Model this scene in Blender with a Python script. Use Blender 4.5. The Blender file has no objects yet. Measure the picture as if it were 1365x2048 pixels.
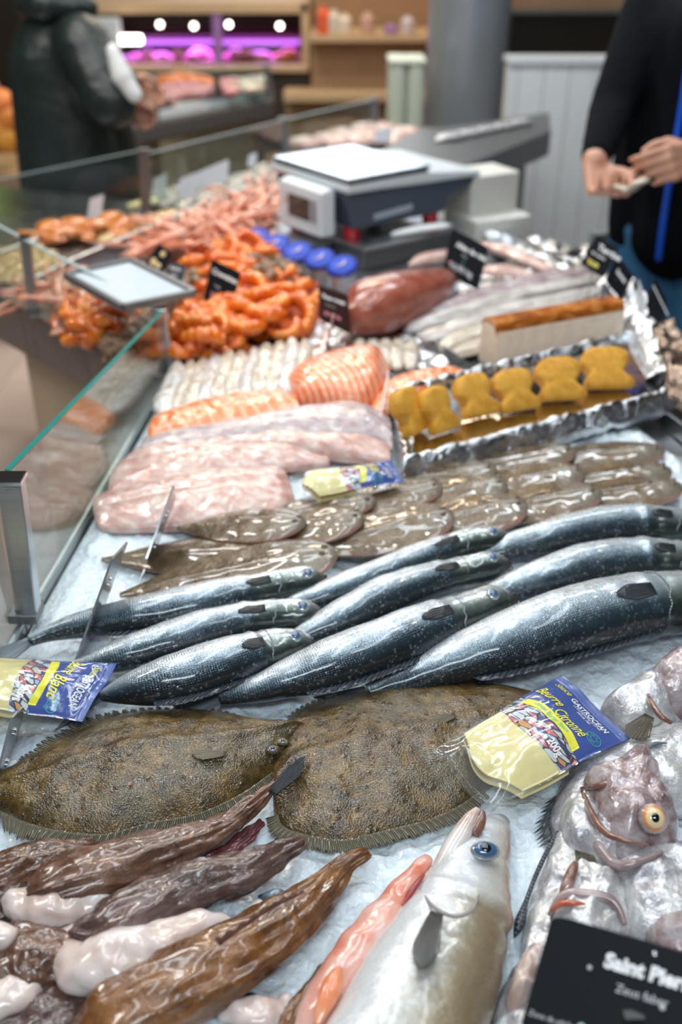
import bpy, math, random
from math import sin, cos, pi, radians, sqrt, atan2
from mathutils import Vector, Matrix, noise
random.seed(7)
SC = bpy.context.scene
COL = SC.collection

# ------------------------------------------------------------------ camera
F = 2000.0; CX = 682.5; CY = 1024.0; TH = radians(31.05)
CAM = Vector((0, 0, 1.62)); ZI = 0.90
cd = bpy.data.cameras.new('camera'); co = bpy.data.objects.new('camera', cd); COL.objects.link(co)
co.location = CAM; co.rotation_euler = (pi/2 - TH, 0, 0)
cd.sensor_fit = 'VERTICAL'; cd.sensor_height = 36.0; cd.lens = 36.0*F/2048.0
cd.clip_start = 0.02; cd.clip_end = 60
cd.dof.use_dof = True; cd.dof.focus_distance = 0.95; cd.dof.aperture_fstop = 3.3
SC.camera = co

# ------------------------------------------------------------------ world, lights, exposure
SC.view_settings.view_transform = 'Standard'; SC.view_settings.look = 'None'
SC.view_settings.gamma = 1.0; SC.view_settings.use_curve_mapping = False
SC.view_settings.exposure = 0.22
w = bpy.data.worlds.new('hall'); SC.world = w; w.use_nodes = True
w.node_tree.nodes['Background'].inputs[0].default_value = (0.55, 0.57, 0.62, 1)
w.node_tree.nodes['Background'].inputs[1].default_value = 0.12

def area(name, loc, size, power, col, rot=(0, 0, 0), sy=None):
    l = bpy.data.lights.new(name, 'AREA'); l.energy = power; l.color = col; l.size = size
    if sy: l.shape = 'RECTANGLE'; l.size_y = sy
    o = bpy.data.objects.new(name, l); COL.objects.link(o); o.location = loc; o.rotation_euler = rot
    return o
COOL = (0.86, 0.94, 1.0); WARM = (1.0, 0.80, 0.56)
area('ceiling_or_fill_light', (-0.55, 1.25, 2.75), 0.16, 6.5, COOL, (0, 0, 0), 1.3)
area('ceiling_or_fill_light', (0.10, 1.25, 2.85), 0.16, 7.5, COOL, (0, 0, 0), 1.3)
area('ceiling_or_fill_light', (0.75, 1.25, 2.75), 0.16, 6.5, COOL, (0, 0, 0), 1.3)
area('ceiling_or_fill_light', (0.25, 2.60, 2.80), 0.9, 5.5, COOL, (0, 0, 0), 0.16)
area('ceiling_or_fill_light', (-0.7, 2.6, 2.80), 0.6, 7, COOL, (0, 0, 0), 0.14)
area('ceiling_or_fill_light', (-1.0, 3.0, 3.4), 0.9, 16, (1, .92, .82), (0, 0, 0), 0.16)
area('ceiling_or_fill_light', (-0.6, 4.6, 2.9), 0.9, 30, (1, .90, .78), (0, 0, 0), 0.3)
area('ceiling_or_fill_light', (0.0, -0.55, 2.6), 1.1, 17, COOL, (radians(25), 0, 0), 0.25)  # frontal fill lamp, added to brighten the terrine front and near fish
area('ceiling_or_fill_light', (0.9, 3.2, 2.9), 0.7, 18, COOL, (radians(10), 0, 0), 0.3)
area('ceiling_or_fill_light', (0.2, 5.6, 3.0), 1.4, 34, WARM, (0, 0, 0), 0.4)
area('ceiling_or_fill_light', (0.0, 8.0, 2.36), 2.6, 24, COOL, (radians(-75), 0, 0), 0.5)  # added unseen lamp, aimed to give the scale pan its bright reflection
area('ceiling_or_fill_light', (-1.9, 1.9, 3.0), 0.9, 26, (1, .94, .88), (0, 0, 0), 0.3)  # lamp added over the left aisle to brighten floor and counter base
for (x, y, p) in ((-0.28, 1.9, 3.0), (0.42, 2.05, 3.0), (0.95, 1.9, 2.6), (0.05, 1.75, 2.4)):
    l = bpy.data.lights.new('ceiling_spotlight', 'POINT'); l.energy = p*1.1; l.color = WARM; l.shadow_soft_size = 0.02
    o = bpy.data.objects.new('ceiling_spotlight', l); COL.objects.link(o); o.location = (x, y, 2.5)

# ------------------------------------------------------------------ geometry helpers
def ray(px, py):
    dx = (px-CX)/F; dy = -(py-CY)/F
    return Vector((dx, cos(TH)+dy*sin(TH), -sin(TH)+dy*cos(TH)))
def P(px, py, z=ZI):
    d = ray(px, py); return CAM + d*((z-CAM.z)/d.z)
def Q(px, py, Y):
    d = ray(px, py); return CAM + d*(Y/d.y)
def mpp(p):
    return ((p-CAM).dot(Vector((0, cos(TH), -sin(TH)))))/F

ORG = {}
def tag(o, label=None, cat=None, group=None, kind=None):
    if label: o['label'] = label
    if cat: o['category'] = cat
    if group: o['group'] = group
    if kind: o['kind'] = kind
    return o
def empty(name, loc, label=None, cat=None, group=None, kind=None):
    o = bpy.data.objects.new(name, None); COL.objects.link(o); o.location = loc; o.empty_display_size = .02
    ORG[o.name] = Vector(loc)
    return tag(o, label, cat, group, kind)
def mk(name, verts, faces, mat, parent=None, uvs=None, smooth=True, base=None, kind=None):
    """world-space verts; uvs = dict name -> list of per-loop uv"""
    vs = [Vector(v) for v in verts]
    if parent is not None: org = ORG[parent.name]
    elif base is not None: org = Vector(base)
    else:
        n = len(vs); org = Vector((sum(v.x for v in vs)/n, sum(v.y for v in vs)/n, min(v.z for v in vs)))
    me = bpy.data.meshes.new(name); me.from_pydata([v-org for v in vs], [], faces)
    if uvs:
        for k, l in uvs.items():
            u = me.uv_layers.new(name=k)
            u.data.foreach_set('uv', [c for p in l for c in p])
    if smooth: me.polygons.foreach_set('use_smooth', [True]*len(me.polygons))
    me.update()
    if mat:
        for m_ in (mat if isinstance(mat, (list, tuple)) else [mat]): me.materials.append(m_)
    o = bpy.data.objects.new(name, me); COL.objects.link(o)
    if parent is not None:
        o.parent = parent; o.location = (0, 0, 0)
    else: o.location = org
    ORG[o.name] = org
    if kind: o['kind'] = kind
    return o
def cat_i(pts, n):
    k = len(pts); dim = len(pts[0]); out = []
    for i in range(n):
        t = i/(n-1)*(k-1); j = min(int(t), k-2); f = t-j
        p0 = pts[max(j-1, 0)]; p1 = pts[j]; p2 = pts[j+1]; p3 = pts[min(j+2, k-1)]
        out.append([0.5*((2*p1[d])+(-p0[d]+p2[d])*f+(2*p0[d]-5*p1[d]+4*p2[d]-p3[d])*f*f+(-p0[d]+3*p1[d]-3*p2[d]+p3[d])*f**3) for d in range(dim)])
    return out
def cat_closed(pts, n):
    k = len(pts); out = []
    for i in range(n):
        t = i/n*k; j = int(t) % k; f = t-int(t)
        p = [pts[(j+q-1) % k] for q in range(4)]
        out.append([0.5*((2*p[1][d])+(-p[0][d]+p[2][d])*f+(2*p[0][d]-5*p[1][d]+4*p[2][d]-p[3][d])*f*f+(-p[0][d]+3*p[1][d]-3*p[2][d]+p[3][d])*f**3) for d in range(len(pts[0]))])
    return out
def grid_faces(n, m, wrap):
    fs = []
    for i in range(n-1):
        for j in range(m if wrap else m-1):
            a = i*m+j; b = i*m+(j+1) % m
            fs.append((a, b, b+m, a+m))
    return fs
def loft(name, st, mat, parent=None, n=48, m=28, sec=None, disp=None, kind=None, base=None, ends=True, up=None):
    """st: (x,y,z,rw,rh). v=.5 top, v=.75 the side to the right of travel, v=.25 the other"""
    R = cat_i([tuple(s) for s in st], n)
    C = [Vector(r[:3]) for r in R]; W = [(max(r[3], 1e-4), max(r[4], 1e-4)) for r in R]
    L = [0.0]
    for i in range(1, n): L.append(L[-1]+(C[i]-C[i-1]).length)
    rm = sum(a+b for a, b in W)/(2*n)
    V = []; UPV = Vector(up) if up else Vector((0, 0, 1))
    for i in range(n):
        T = (C[min(i+1, n-1)]-C[max(i-1, 0)]).normalized()
        S = T.cross(UPV).normalized(); U = S.cross(T)
        u = L[i]/L[-1]
        for j in range(m):
            v = j/m; a = 2*pi*v+pi
            fs, fu = sin(a), cos(a)
            if sec: fs, fu = sec(u, v, fs, fu)
            p = C[i]+S*(W[i][0]*fs)+U*(W[i][1]*fu)
            if disp: p = p+(S*fs+U*fu)*disp(u, v, p)
            V.append(p)
    Fc = grid_faces(n, m, True); uv = []; uvm = []
    for i in range(n-1):
        for j in range(m):
            for (ii, jj) in ((i, j), (i, j+1), (i+1, j+1), (i+1, j)):
                uv.append((L[ii]/L[-1], jj/m)); uvm.append((L[ii], (jj/m-.5)*2*pi*rm))
    if ends:
        for (i, flip) in ((0, True), (n-1, False)):
            c = len(V); V.append(C[i]+(C[i]-C[i-1 if i else 1]).normalized()*min(W[i])*.3)
            for j in range(m):
                a, b = i*m+j, i*m+(j+1) % m
                Fc.append((c, b, a) if flip else (c, a, b))
                for jj in (j, j, j+1) if False else ((j+.5), (j+1 if flip else j), (j if flip else j+1)):
                    uv.append((L[i]/L[-1], jj/m)); uvm.append((L[i], (jj/m-.5)*2*pi*rm))
    return mk(name, V, Fc, mat, parent, {'UVMap': uv, 'UVm': uvm}, kind=kind, base=base)
def pxst(lst, zb=ZI, hz=1.0, dz=None):
    """(px,py,thick_px[,extra z]) -> loft stations resting at zb"""
    out = []
    for k, q in enumerate(lst):
        ez = q[3] if len(q) > 3 else 0.0
        p = P(q[0], q[1], zb+.03+ez); r = q[2]/2*mpp(p)
        p = P(q[0], q[1], zb+r*hz+ez); r = q[2]/2*mpp(p)
        out.append((p.x, p.y, p.z, r, r*hz))
    return out
def sheet(name, pairs, H, mat, parent=None, n=40, m=24, p=2.2, q=.5, zb=ZI, th=.0015, disp=None, kind=None, base=None, world=False):
    """pairs of edge points (px) -> closed sheet; height H (float or list) in the middle"""
    k = len(pairs)
    Hs = H if isinstance(H, (list, tuple)) else [H]*k
    zs = zb if isinstance(zb, (list, tuple)) else [zb]*k
    rows = []
    for pr, h, z in zip(pairs, Hs, zs):
        if world: A, B = Vector(pr[0]), Vector(pr[1])
        else: A, B = P(pr[0], pr[1], z), P(pr[2], pr[3], z)
        rows.append((A.x, A.y, A.z, B.x, B.y, B.z, h))
    R = cat_i(rows, n); V = []; L = [0.0]
    for i in range(1, n):
        L.append(L[-1]+((Vector(R[i][:3])+Vector(R[i][3:6]))/2-(Vector(R[i-1][:3])+Vector(R[i-1][3:6]))/2).length)
    wm = sum((Vector(r[:3])-Vector(r[3:6])).length for r in R)/n
    for i, r in enumerate(R):
        A = Vector(r[:3]); B = Vector(r[3:6])
        for j in range(m):
            t = j/(m-1); s = 2*t-1; s = math.copysign(1-(1-abs(s))**1.4, s)
            t = (s+1)/2
            pt = A.lerp(B, t)
            z = th+max(r[6], 0)*max(0, 1-abs(s)**p)**q
            if disp: z += disp(L[i]/L[-1], t, pt)*(1-abs(s)**6)
            V.append(pt+Vector((0, 0, z)))
    nt = len(V)
    for i, r in enumerate(R):
        A = Vector(r[:3]); B = Vector(r[3:6])
        for j in (0, m-1):
            V.append(A.lerp(B, j/(m-1)))
    Fc = []; uv = []; uvm = []
    def tj(j):
        s = 2*j/(m-1)-1; s = math.copysign(1-(1-abs(s))**1.4, s); return (s+1)/2
    def add(f, cs):
        Fc.append(f)
        for (i, t) in cs: uv.append((L[i]/L[-1], t)); uvm.append((L[i], (t-.5)*wm))
    for i in range(n-1):
        for j in range(m-1):
            a = i*m+j; add((a, a+m, a+m+1, a+1), ((i, tj(j)), (i+1, tj(j)), (i+1, tj(j+1)), (i, tj(j+1))))
        b = nt+i*2
        add((i*m, b, b+2, (i+1)*m), ((i, 0), (i, 0), (i+1, 0), (i+1, 0)))
        add((i*m+m-1, (i+1)*m+m-1, b+3, b+1), ((i, 1), (i+1, 1), (i+1, 1), (i, 1)))
        add((b, b+1, b+3, b+2), ((i, 0), (i, 1), (i+1, 1), (i+1, 0)))
    for i in (0, n-1):
        f = [i*m+j for j in range(m)]+[nt+i*2+1, nt+i*2]
        if i: f = f[::-1]; 
        cs = [(i, tj(j)) for j in range(m)]+[(i, 1), (i, 0)]
        if i: cs = cs[::-1]
        add(tuple(f), cs)
    return mk(name, V, Fc, mat, parent, {'UVMap': uv, 'UVm': uvm}, kind=kind, base=base)
def pillow(name, poly, ctr, H, mat, parent=None, zb=ZI, rings=14, n=72, q=2.2, disp=None, base=None, tilt=(0, 0), kind=None):
    """rounded body over a star-shaped outline (px)"""
    pts = cat_closed([tuple(P(x, y, zb))[:2] for x, y in poly], n)
    c = P(ctr[0], ctr[1], zb); V = []
    for k in range(rings):
        f = 1-(k/rings)**1.3
        for x, y in pts:
            X = c.x+(x-c.x)*f; Y = c.y+(y-c.y)*f
            z = zb+H*(max(0, 1-f**q))**.5+tilt[0]*(X-c.x)+tilt[1]*(Y-c.y)
            p = Vector((X, Y, z))
            if disp: p.z += disp(f, p)
            V.append(p)
    Fc = grid_faces(rings, n, True)
    t = len(V); V.append(Vector((c.x, c.y, zb+H+(disp(0, c) if disp else 0))))
    for j in range(n): Fc.append(((rings-1)*n+j, (rings-1)*n+(j+1) % n, t))
    b = len(V)
    Fc.append(tuple(range(n-1, -1, -1)))
    uv = [(V[i].x*5, V[i].y*5) for f in Fc for i in f]; uvm = [(V[i].x, V[i].y) for f in Fc for i in f]
    return mk(name, V, Fc, mat, parent, {'UVMap': uv, 'UVm': uvm}, base=base, kind=kind)
def fin(name, basep, tipp, mat, parent, n=40, m=6, th=.0006, ridge=.0006, freq=22, jag=.0):
    """thin rayed fin between two world polylines"""
    B = cat_i([tuple(b) for b in basep], n); T = cat_i([tuple(b) for b in tipp], n); V = []
    for s in (1, 0):
        for i in range(n):
            a = Vector(B[i]); b = Vector(T[i])
            jj = 1-jag*abs(sin(i/n*freq*pi))-jag*1.2*abs(noise.noise(a*90))
            for j in range(m):
                p = a.lerp(b, j/(m-1)*jj)
                p.z += (th if s else 0)*(1-.8*j/(m-1))+ridge*sin(i/n*freq*pi)*(j/(m-1))
                V.append(p)
    k = n*m; Fc = []
    for i in range(n-1):
        for j in range(m-1):
            a = i*m+j; Fc.append((a, a+m, a+m+1, a+1)); Fc.append((k+a, k+a+1, k+a+m+1, k+a+m))
        Fc.append((i*m+m-1, (i+1)*m+m-1, k+(i+1)*m+m-1, k+i*m+m-1)); Fc.append((i*m, k+i*m, k+(i+1)*m, (i+1)*m))
    uv = []
    for f in Fc:
        for v in f:
            q_ = v % k; uv.append((q_//m/(n-1), (q_ % m)/(m-1)))
    return mk(name, V, Fc, mat, parent, {'UVMap': uv, 'UVm': uv})
def box(name, c, s, mat, parent=None, rot=0, bev=.0, kind=None, base=None, tilt=0):
    """box centre c, size s, bevelled edges"""
    hx, hy, hz = s[0]/2, s[1]/2, s[2]/2; M_ = Matrix.Translation(c) @ Matrix.Rotation(rot, 4, 'Z') @ Matrix.Rotation(tilt, 4, 'X')
    V = [M_ @ Vector((x*hx, y*hy, z*hz)) for x in (-1, 1) for y in (-1, 1) for z in (-1, 1)]
    Fc = [(0, 1, 3, 2), (4, 6, 7, 5), (0, 4, 5, 1), (2, 3, 7, 6), (0, 2, 6, 4), (1, 5, 7, 3)]
    o = mk(name, V, Fc, mat, parent, smooth=False, kind=kind, base=base)
    if bev:
        b = o.modifiers.new('bevel', 'BEVEL'); b.width = bev; b.segments = 3; b.limit_method = 'ANGLE'
    return o
def prism(name, poly, z0, z1, mat, parent=None, kind=None, bev=0, base=None, hole=None):
    n = len(poly); ar = sum(poly[i][0]*poly[(i+1) % n][1]-poly[(i+1) % n][0]*poly[i][1] for i in range(n))
    if ar < 0: poly = poly[::-1]
    V = [(x, y, z0) for x, y in poly]+[(x, y, z1) for x, y in poly]
    Fc = [tuple(range(n-1, -1, -1)), tuple(range(n, 2*n))]+[(i, (i+1) % n, n+(i+1) % n, n+i) for i in range(n)]
    o = mk(name, V, Fc, mat, parent, smooth=False, kind=kind, base=base)
    if bev:
        b = o.modifiers.new('bevel', 'BEVEL'); b.width = bev; b.segments = 2; b.limit_method = 'ANGLE'
    return o
def tube(name, pts, r, mat, parent=None, m=10, n=None, kind=None, base=None):
    rs = r if isinstance(r, (list, tuple)) else [r]*len(pts)
    st = [(p[0], p[1], p[2], a, a) for p, a in zip(pts, rs)]
    v = Vector(pts[-1])-Vector(pts[0]); up = (0, 1, 0) if abs(v.normalized().z) > .9 else None
    return loft(name, st, mat, parent, n=n or max(2, (len(pts)-1)*6+1), m=m, kind=kind, base=base, up=up)
def bar(name, a, b, wd, dp, mat, parent=None, side=(1, 0, 0), kind=None, base=None, bev=.002):
    """rectangular bar from a to b; width along side"""
    a = Vector(a); b = Vector(b); T = (b-a).normalized(); S = Vector(side); S = (S-T*S.dot(T)).normalized(); N = T.cross(S)
    V = []
    for p in (a, b):
        for (i, j) in ((-1, -1), (1, -1), (1, 1), (-1, 1)): V.append(p+S*(i*wd/2)+N*(j*dp/2))
    o = mk(name, V, [(3, 2, 1, 0), (4, 5, 6, 7), (0, 1, 5, 4), (1, 2, 6, 5), (2, 3, 7, 6), (3, 0, 4, 7)], mat, parent, smooth=False, kind=kind, base=base)
    if bev:
        md = o.modifiers.new('bevel', 'BEVEL'); md.width = bev; md.segments = 2
    return o
def lathe(name, c, prof, mat, parent=None, m=32, axis=(0, 0, 1), base=None, kind=None):
    """prof: (r, h) along axis from c"""
    A = Vector(axis).normalized(); X = A.orthogonal().normalized(); Y = A.cross(X); V = []; c = Vector(c)
    for r, h in prof:
        for j in range(m):
            a = 2*pi*j/m; V.append(c+A*h+X*(r*cos(a))+Y*(r*sin(a)))
    Fc = [(a, b, d, e) for (a, b, d, e) in grid_faces(len(prof), m, True)]
    Fc.append(tuple(range(m-1, -1, -1))); Fc.append(tuple((len(prof)-1)*m+j for j in range(m)))
    o = mk(name, V, Fc, mat, parent, base=base, kind=kind)
    md = o.modifiers.new('edge', 'EDGE_SPLIT'); md.split_angle = radians(40)
    return o
def ball(name, c, r, mat, parent=None, m=20, axis=(0, 0, 1), base=None):
    """ellipsoid, r=(rx,ry,rz)"""
    V = []; n = 12; c = Vector(c)
    if not isinstance(r, (tuple, list)): r = (r, r, r)
    R = Vector((0, 0, 1)).rotation_difference(Vector(axis)).to_matrix()
    for i in range(1, n):
        t = pi*i/n
        for j in range(m):
            a = 2*pi*j/m; V.append(c+R @ Vector((r[0]*sin(t)*cos(a), r[1]*sin(t)*sin(a), r[2]*cos(t))))
    Fc = [(a, e, d, b) for (a, b, d, e) in grid_faces(n-1, m, True)]
    V.append(c+R @ Vector((0, 0, r[2]))); V.append(c-R @ Vector((0, 0, r[2]))); t = len(V)-2; b_ = len(V)-1
    for j in range(m): Fc.append((t, j, (j+1) % m)); Fc.append((b_, (n-2)*m+(j+1) % m, (n-2)*m+j))
    return mk(name, V, Fc, mat, parent, base=base)
def limb_geo(p0, r0, p1, r1, m=14):
    """tapered capsule verts/faces; r may be (side, depth)"""
    p0 = Vector(p0); p1 = Vector(p1); T = (p1-p0)
    L = T.length
    T = T.normalized() if L > 1e-6 else Vector((0, 0, 1))
    ref = Vector((1, 0, 0)) if abs(T.x) < .8 else Vector((0, 1, 0))
    S = (ref-T*ref.dot(T)).normalized(); N = T.cross(S)
    ra = r0 if isinstance(r0, tuple) else (r0, r0); rb = r1 if isinstance(r1, tuple) else (r1, r1)
    V = []; ks = []
    for i in range(1, 6): t = -pi/2+pi/2*i/5; ks.append((p0+T*(min(ra)*sin(t)), ra[0]*cos(t), ra[1]*cos(t)))
    for i in range(0, 5): t = pi/2*i/5; ks.append((p1+T*(min(rb)*sin(t)), rb[0]*cos(t), rb[1]*cos(t)))
    for c, a, b in ks:
        for j in range(m): q = 2*pi*j/m; V.append(c+S*(a*cos(q))+N*(b*sin(q)))
    Fc = grid_faces(len(ks), m, True); Fc.append(tuple(range(m-1, -1, -1))); Fc.append(tuple((len(ks)-1)*m+j for j in range(m)))
    return V, Fc
def organic(name, limbs, voxel, mat, parent=None, smooth=6, base=None, kind=None):
    V = []; Fc = []
    for l in limbs:
        v, f = limb_geo(*l); k = len(V); V += v; Fc += [tuple(a+k for a in q) for q in f]
    o = mk(name+'_tmp', V, Fc, None, None)
    r = o.modifiers.new('r', 'REMESH'); r.mode = 'VOXEL'; r.voxel_size = voxel; r.use_smooth_shade = True
    s = o.modifiers.new('s', 'SMOOTH'); s.iterations = smooth; s.factor = .5
    dg = bpy.context.evaluated_depsgraph_get(); ev = o.evaluated_get(dg)
    me = ev.to_mesh(); off = ORG[o.name]
    vs = [v.co.copy()+off for v in me.vertices]; fs = [tuple(p.vertices) for p in me.polygons]
    ev.to_mesh_clear(); old = o.data; bpy.data.objects.remove(o); bpy.data.meshes.remove(old)
    return mk(name, vs, fs, mat, parent, base=base, kind=kind)
def text_mesh(s, size, shear=0, bold=0.0, spacing=1.0):
    c = bpy.data.curves.new('t', 'FONT'); c.body = s; c.size = size; c.shear = shear; c.offset = bold; c.space_character = spacing
    c.resolution_u = 3
    o = bpy.data.objects.new('t', c); COL.objects.link(o)
    dg = bpy.context.evaluated_depsgraph_get(); ev = o.evaluated_get(dg); me = ev.to_mesh()
    vs = [v.co.copy() for v in me.vertices]; fs = [tuple(p.vertices) for p in me.polygons]
    ev.to_mesh_clear(); bpy.data.objects.remove(o); bpy.data.curves.remove(c)
    return vs, fs
def lettering(name, s, size, mat, parent, f, shear=0, bold=0, spacing=1.0, fit=None):
    """f(x,y)->world point"""
    vs, fs = text_mesh(s, size, shear, bold, spacing)
    if not vs: return None
    if fit:
        xm = max(v.x for v in vs); k = fit/xm; vs = [Vector((v.x*k, v.y*k if False else v.y, 0)) for v in vs]
    return mk(name, [f(v.x, v.y) for v in vs], fs, mat, parent, smooth=False)
def copy_tree(o, loc=None, rot=None, scale=None):
    c = o.copy(); COL.objects.link(c)
    if loc is not None: c.location = loc
    if rot is not None: c.rotation_euler = rot
    if scale is not None: c.scale = (scale,)*3
    for ch in o.children:
        d = ch.copy(); COL.objects.link(d); d.parent = c
        for g in ch.children:
            e = g.copy(); COL.objects.link(e); e.parent = d
    return c
def nz(p, s, o=0): return noise.noise(Vector((p[0]*s+o, p[1]*s+o*1.7, p[2]*s-o)))

# ------------------------------------------------------------------ material helpers
class H:
    def __init__(s, nt): s.nt = nt
    def n(s, t): return s.nt.nodes.new(t)
    def l(s, a, b): s.nt.links.new(a, b)
    def setv(s, sock, v):
        if hasattr(v, 'links') or hasattr(v, 'is_linked'): s.l(v, sock)
        else:
            if isinstance(v, (tuple, list)) and len(v) == 3 and sock.type == 'RGBA': v = (*v, 1)
            sock.default_value = v
    def uv(s, nm='UVMap'): q = s.n('ShaderNodeUVMap'); q.uv_map = nm; return q.outputs[0]
    def obj(s): return s.n('ShaderNodeTexCoord').outputs['Object']
    def map(s, v, sc=(1, 1, 1), rot=(0, 0, 0), loc=(0, 0, 0)):
        q = s.n('ShaderNodeMapping'); s.l(v, q.inputs[0]); q.inputs['Scale'].default_value = sc; q.inputs['Rotation'].default_value = rot; q.inputs['Location'].default_value = loc
        return q.outputs[0]
    def noise(s, v, sc, det=4, ro=.55, dis=0):
        q = s.n('ShaderNodeTexNoise'); s.l(v, q.inputs['Vector']); q.inputs['Scale'].default_value = sc; q.inputs['Detail'].default_value = det
        q.inputs['Roughness'].default_value = ro; q.inputs['Distortion'].default_value = dis; return q.outputs['Fac']
    def vor(s, v, sc, feat='F1', rnd=1, out='Distance'):
        q = s.n('ShaderNodeTexVoronoi'); q.feature = feat; s.l(v, q.inputs['Vector']); q.inputs['Scale'].default_value = sc; q.inputs['Randomness'].default_value = rnd
        return q.outputs[out]
    def wave(s, v, sc, dis=1, det=2, dsc=1, d='X'):
        q = s.n('ShaderNodeTexWave'); s.l(v, q.inputs['Vector']); q.bands_direction = d
        q.inputs['Scale'].default_value = sc; q.inputs['Distortion'].default_value = dis; q.inputs['Detail'].default_value = det; q.inputs['Detail Scale'].default_value = dsc
        return q.outputs['Fac']
    def ramp(s, f, st, ip='LINEAR'):
        q = s.n('ShaderNodeValToRGB'); s.l(f, q.inputs[0]); r = q.color_ramp; r.interpolation = ip
        while len(r.elements) < len(st): r.elements.new(.5)
        for e, (p, c) in zip(r.elements, st):
            e.position = p; e.color = (*c, 1) if isinstance(c, (tuple, list)) else (c, c, c, 1)
        return q.outputs[0]
    def mix(s, f, a, b, mode='MIX'):
        q = s.n('ShaderNodeMix'); q.data_type = 'RGBA'; q.blend_type = mode; s.setv(q.inputs[0], f); s.setv(q.inputs[6], a); s.setv(q.inputs[7], b); return q.outputs[2]
    def m(s, op, a, b=0.0, c=0.0):
        q = s.n('ShaderNodeMath'); q.operation = op; s.setv(q.inputs[0], a); s.setv(q.inputs[1], b)
        if op in ('MULTIPLY_ADD',): s.setv(q.inputs[2], c)
        return q.outputs[0]
    def sep(s, v): q = s.n('ShaderNodeSeparateXYZ'); s.l(v, q.inputs[0]); return q.outputs
    def bump(s, h, st=.5, d=.001, nrm=None):
        q = s.n('ShaderNodeBump'); s.l(h, q.inputs['Height']); q.inputs['Strength'].default_value = st; q.inputs['Distance'].default_value = d
        if nrm: s.l(nrm, q.inputs['Normal'])
        return q.outputs[0]
def mat(name, fn=None, **kw):
    m = bpy.data.materials.new(name); m.use_nodes = True; nt = m.node_tree; b = nt.nodes['Principled BSDF']; h = H(nt)
    d = dict(kw)
    if fn: d.update(fn(h))
    names = dict(base='Base Color', rough='Roughness', metal='Metallic', coat='Coat Weight', coatr='Coat Roughness', normal='Normal', coatn='Coat Normal',
                 trans='Transmission Weight', ior='IOR', alpha='Alpha', sss='Subsurface Weight', ssr='Subsurface Scale', emit='Emission Color', es='Emission Strength', spec='Specular IOR Level', sheen='Sheen Weight')
    for k, v in d.items(): h.setv(b.inputs[names[k]], v)
    if 'ssr' not in d: b.inputs['Subsurface Scale'].default_value = .01
    return m
def simple(name, col, rough=.5, metal=0, var=.12, sc=30, bump=0, **kw):
    def fn(h):
        o = h.obj(); nn = h.noise(o, sc, 4)
        c = h.mix(nn, tuple(x*(1-var) for x in col), tuple(min(1, x*(1+var)) for x in col))
        d = dict(base=c, rough=rough, metal=metal)
        if bump: d['normal'] = h.bump(nn, 1, bump)
        return d
    return mat(name, fn, **kw)

# ------------------------------------------------------------------ materials
def f_steel(h):
    o = h.obj(); n = h.noise(h.map(o, (4, 4, 60)), 8, 4)
    return dict(base=h.mix(n, (.42, .44, .46), (.60, .62, .64)), metal=1.0, rough=h.ramp(n, [(0, .22), (1, .42)]))
M_steel = mat('brushed steel', f_steel)
M_dsteel = simple('dull grey steel', (.20, .21, .22), .4, .8)
M_fascia = simple('brown grey fascia', (.17, .14, .12), .38, .3, .08)
M_chrome = simple('polished chrome', (.7, .72, .74), .1, 1.0)
M_black = simple('black plastic', (.012, .013, .016), .3)
def f_boards(c1, c2, wdt, axis=0):
    def f(h):
        s = h.sep(h.obj()); q = h.m('ADD', s[0], h.m('MULTIPLY', s[1], .93)) if axis == 0 else s[axis]
        fr = h.m('FRACT', h.m('DIVIDE', q, wdt)); idn = h.m('FLOOR', h.m('DIVIDE', q, wdt))
        ed = h.ramp(fr, [(0, 0), (.035, 1), (.965, 1), (1, 0)])
        nn = h.noise(h.map(h.obj(), (25, 25, 2)), 3, 4)
        t = h.m('FRACT', h.m('MULTIPLY', h.m('SINE', h.m('MULTIPLY', idn, 12.99)), 43.7))
        c = h.mix(h.m('ADD', h.m('MULTIPLY', nn, .6), h.m('MULTIPLY', t, .4)), c1, c2)
        c = h.mix(ed, tuple(x*.45 for x in c1), c)
        return dict(base=c, rough=.45, normal=h.bump(ed, .6, .003))
    return f
M_board = mat('beige board cladding', f_boards((.40, .31, .20), (.54, .43, .29), .07))
M_white_board = mat('white board cladding', f_boards((.62, .66, .68), (.74, .78, .80), .10))
M_olive_board = mat('olive beige cladding', f_boards((.20, .17, .11), (.28, .24, .16), .12))
M_wood = simple('light brown wood', (.33, .20, .11), .5, 0, .2, 9)
M_wood2 = simple('pale wood', (.50, .36, .22), .5, 0, .15, 9)
def f_tile(h):
    o = h.obj(); q = h.n('ShaderNodeTexBrick'); h.l(h.map(o, (1, 1, 1)), q.inputs['Vector']); q.offset = 0
    q.inputs['Color1'].default_value = (.62, .52, .47, 1); q.inputs['Color2'].default_value = (.55, .46, .42, 1); q.inputs['Mortar'].default_value = (.38, .32, .29, 1)
    q.inputs['Scale'].default_value = 1; q.inputs['Mortar Size'].default_value = .004; q.inputs['Brick Width'].default_value = .45; q.inputs['Row Height'].default_value = .45
    return dict(base=h.mix(h.noise(o, 6, 5), q.outputs[0], (.60, .50, .46), 'MULTIPLY') if False else q.outputs[0], rough=.3)
M_floor = mat('pinkish floor tiles', f_tile)
M_bfloor = simple('warm brown floor', (.22, .15, .09), .3, 0, .15, 3)
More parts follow.
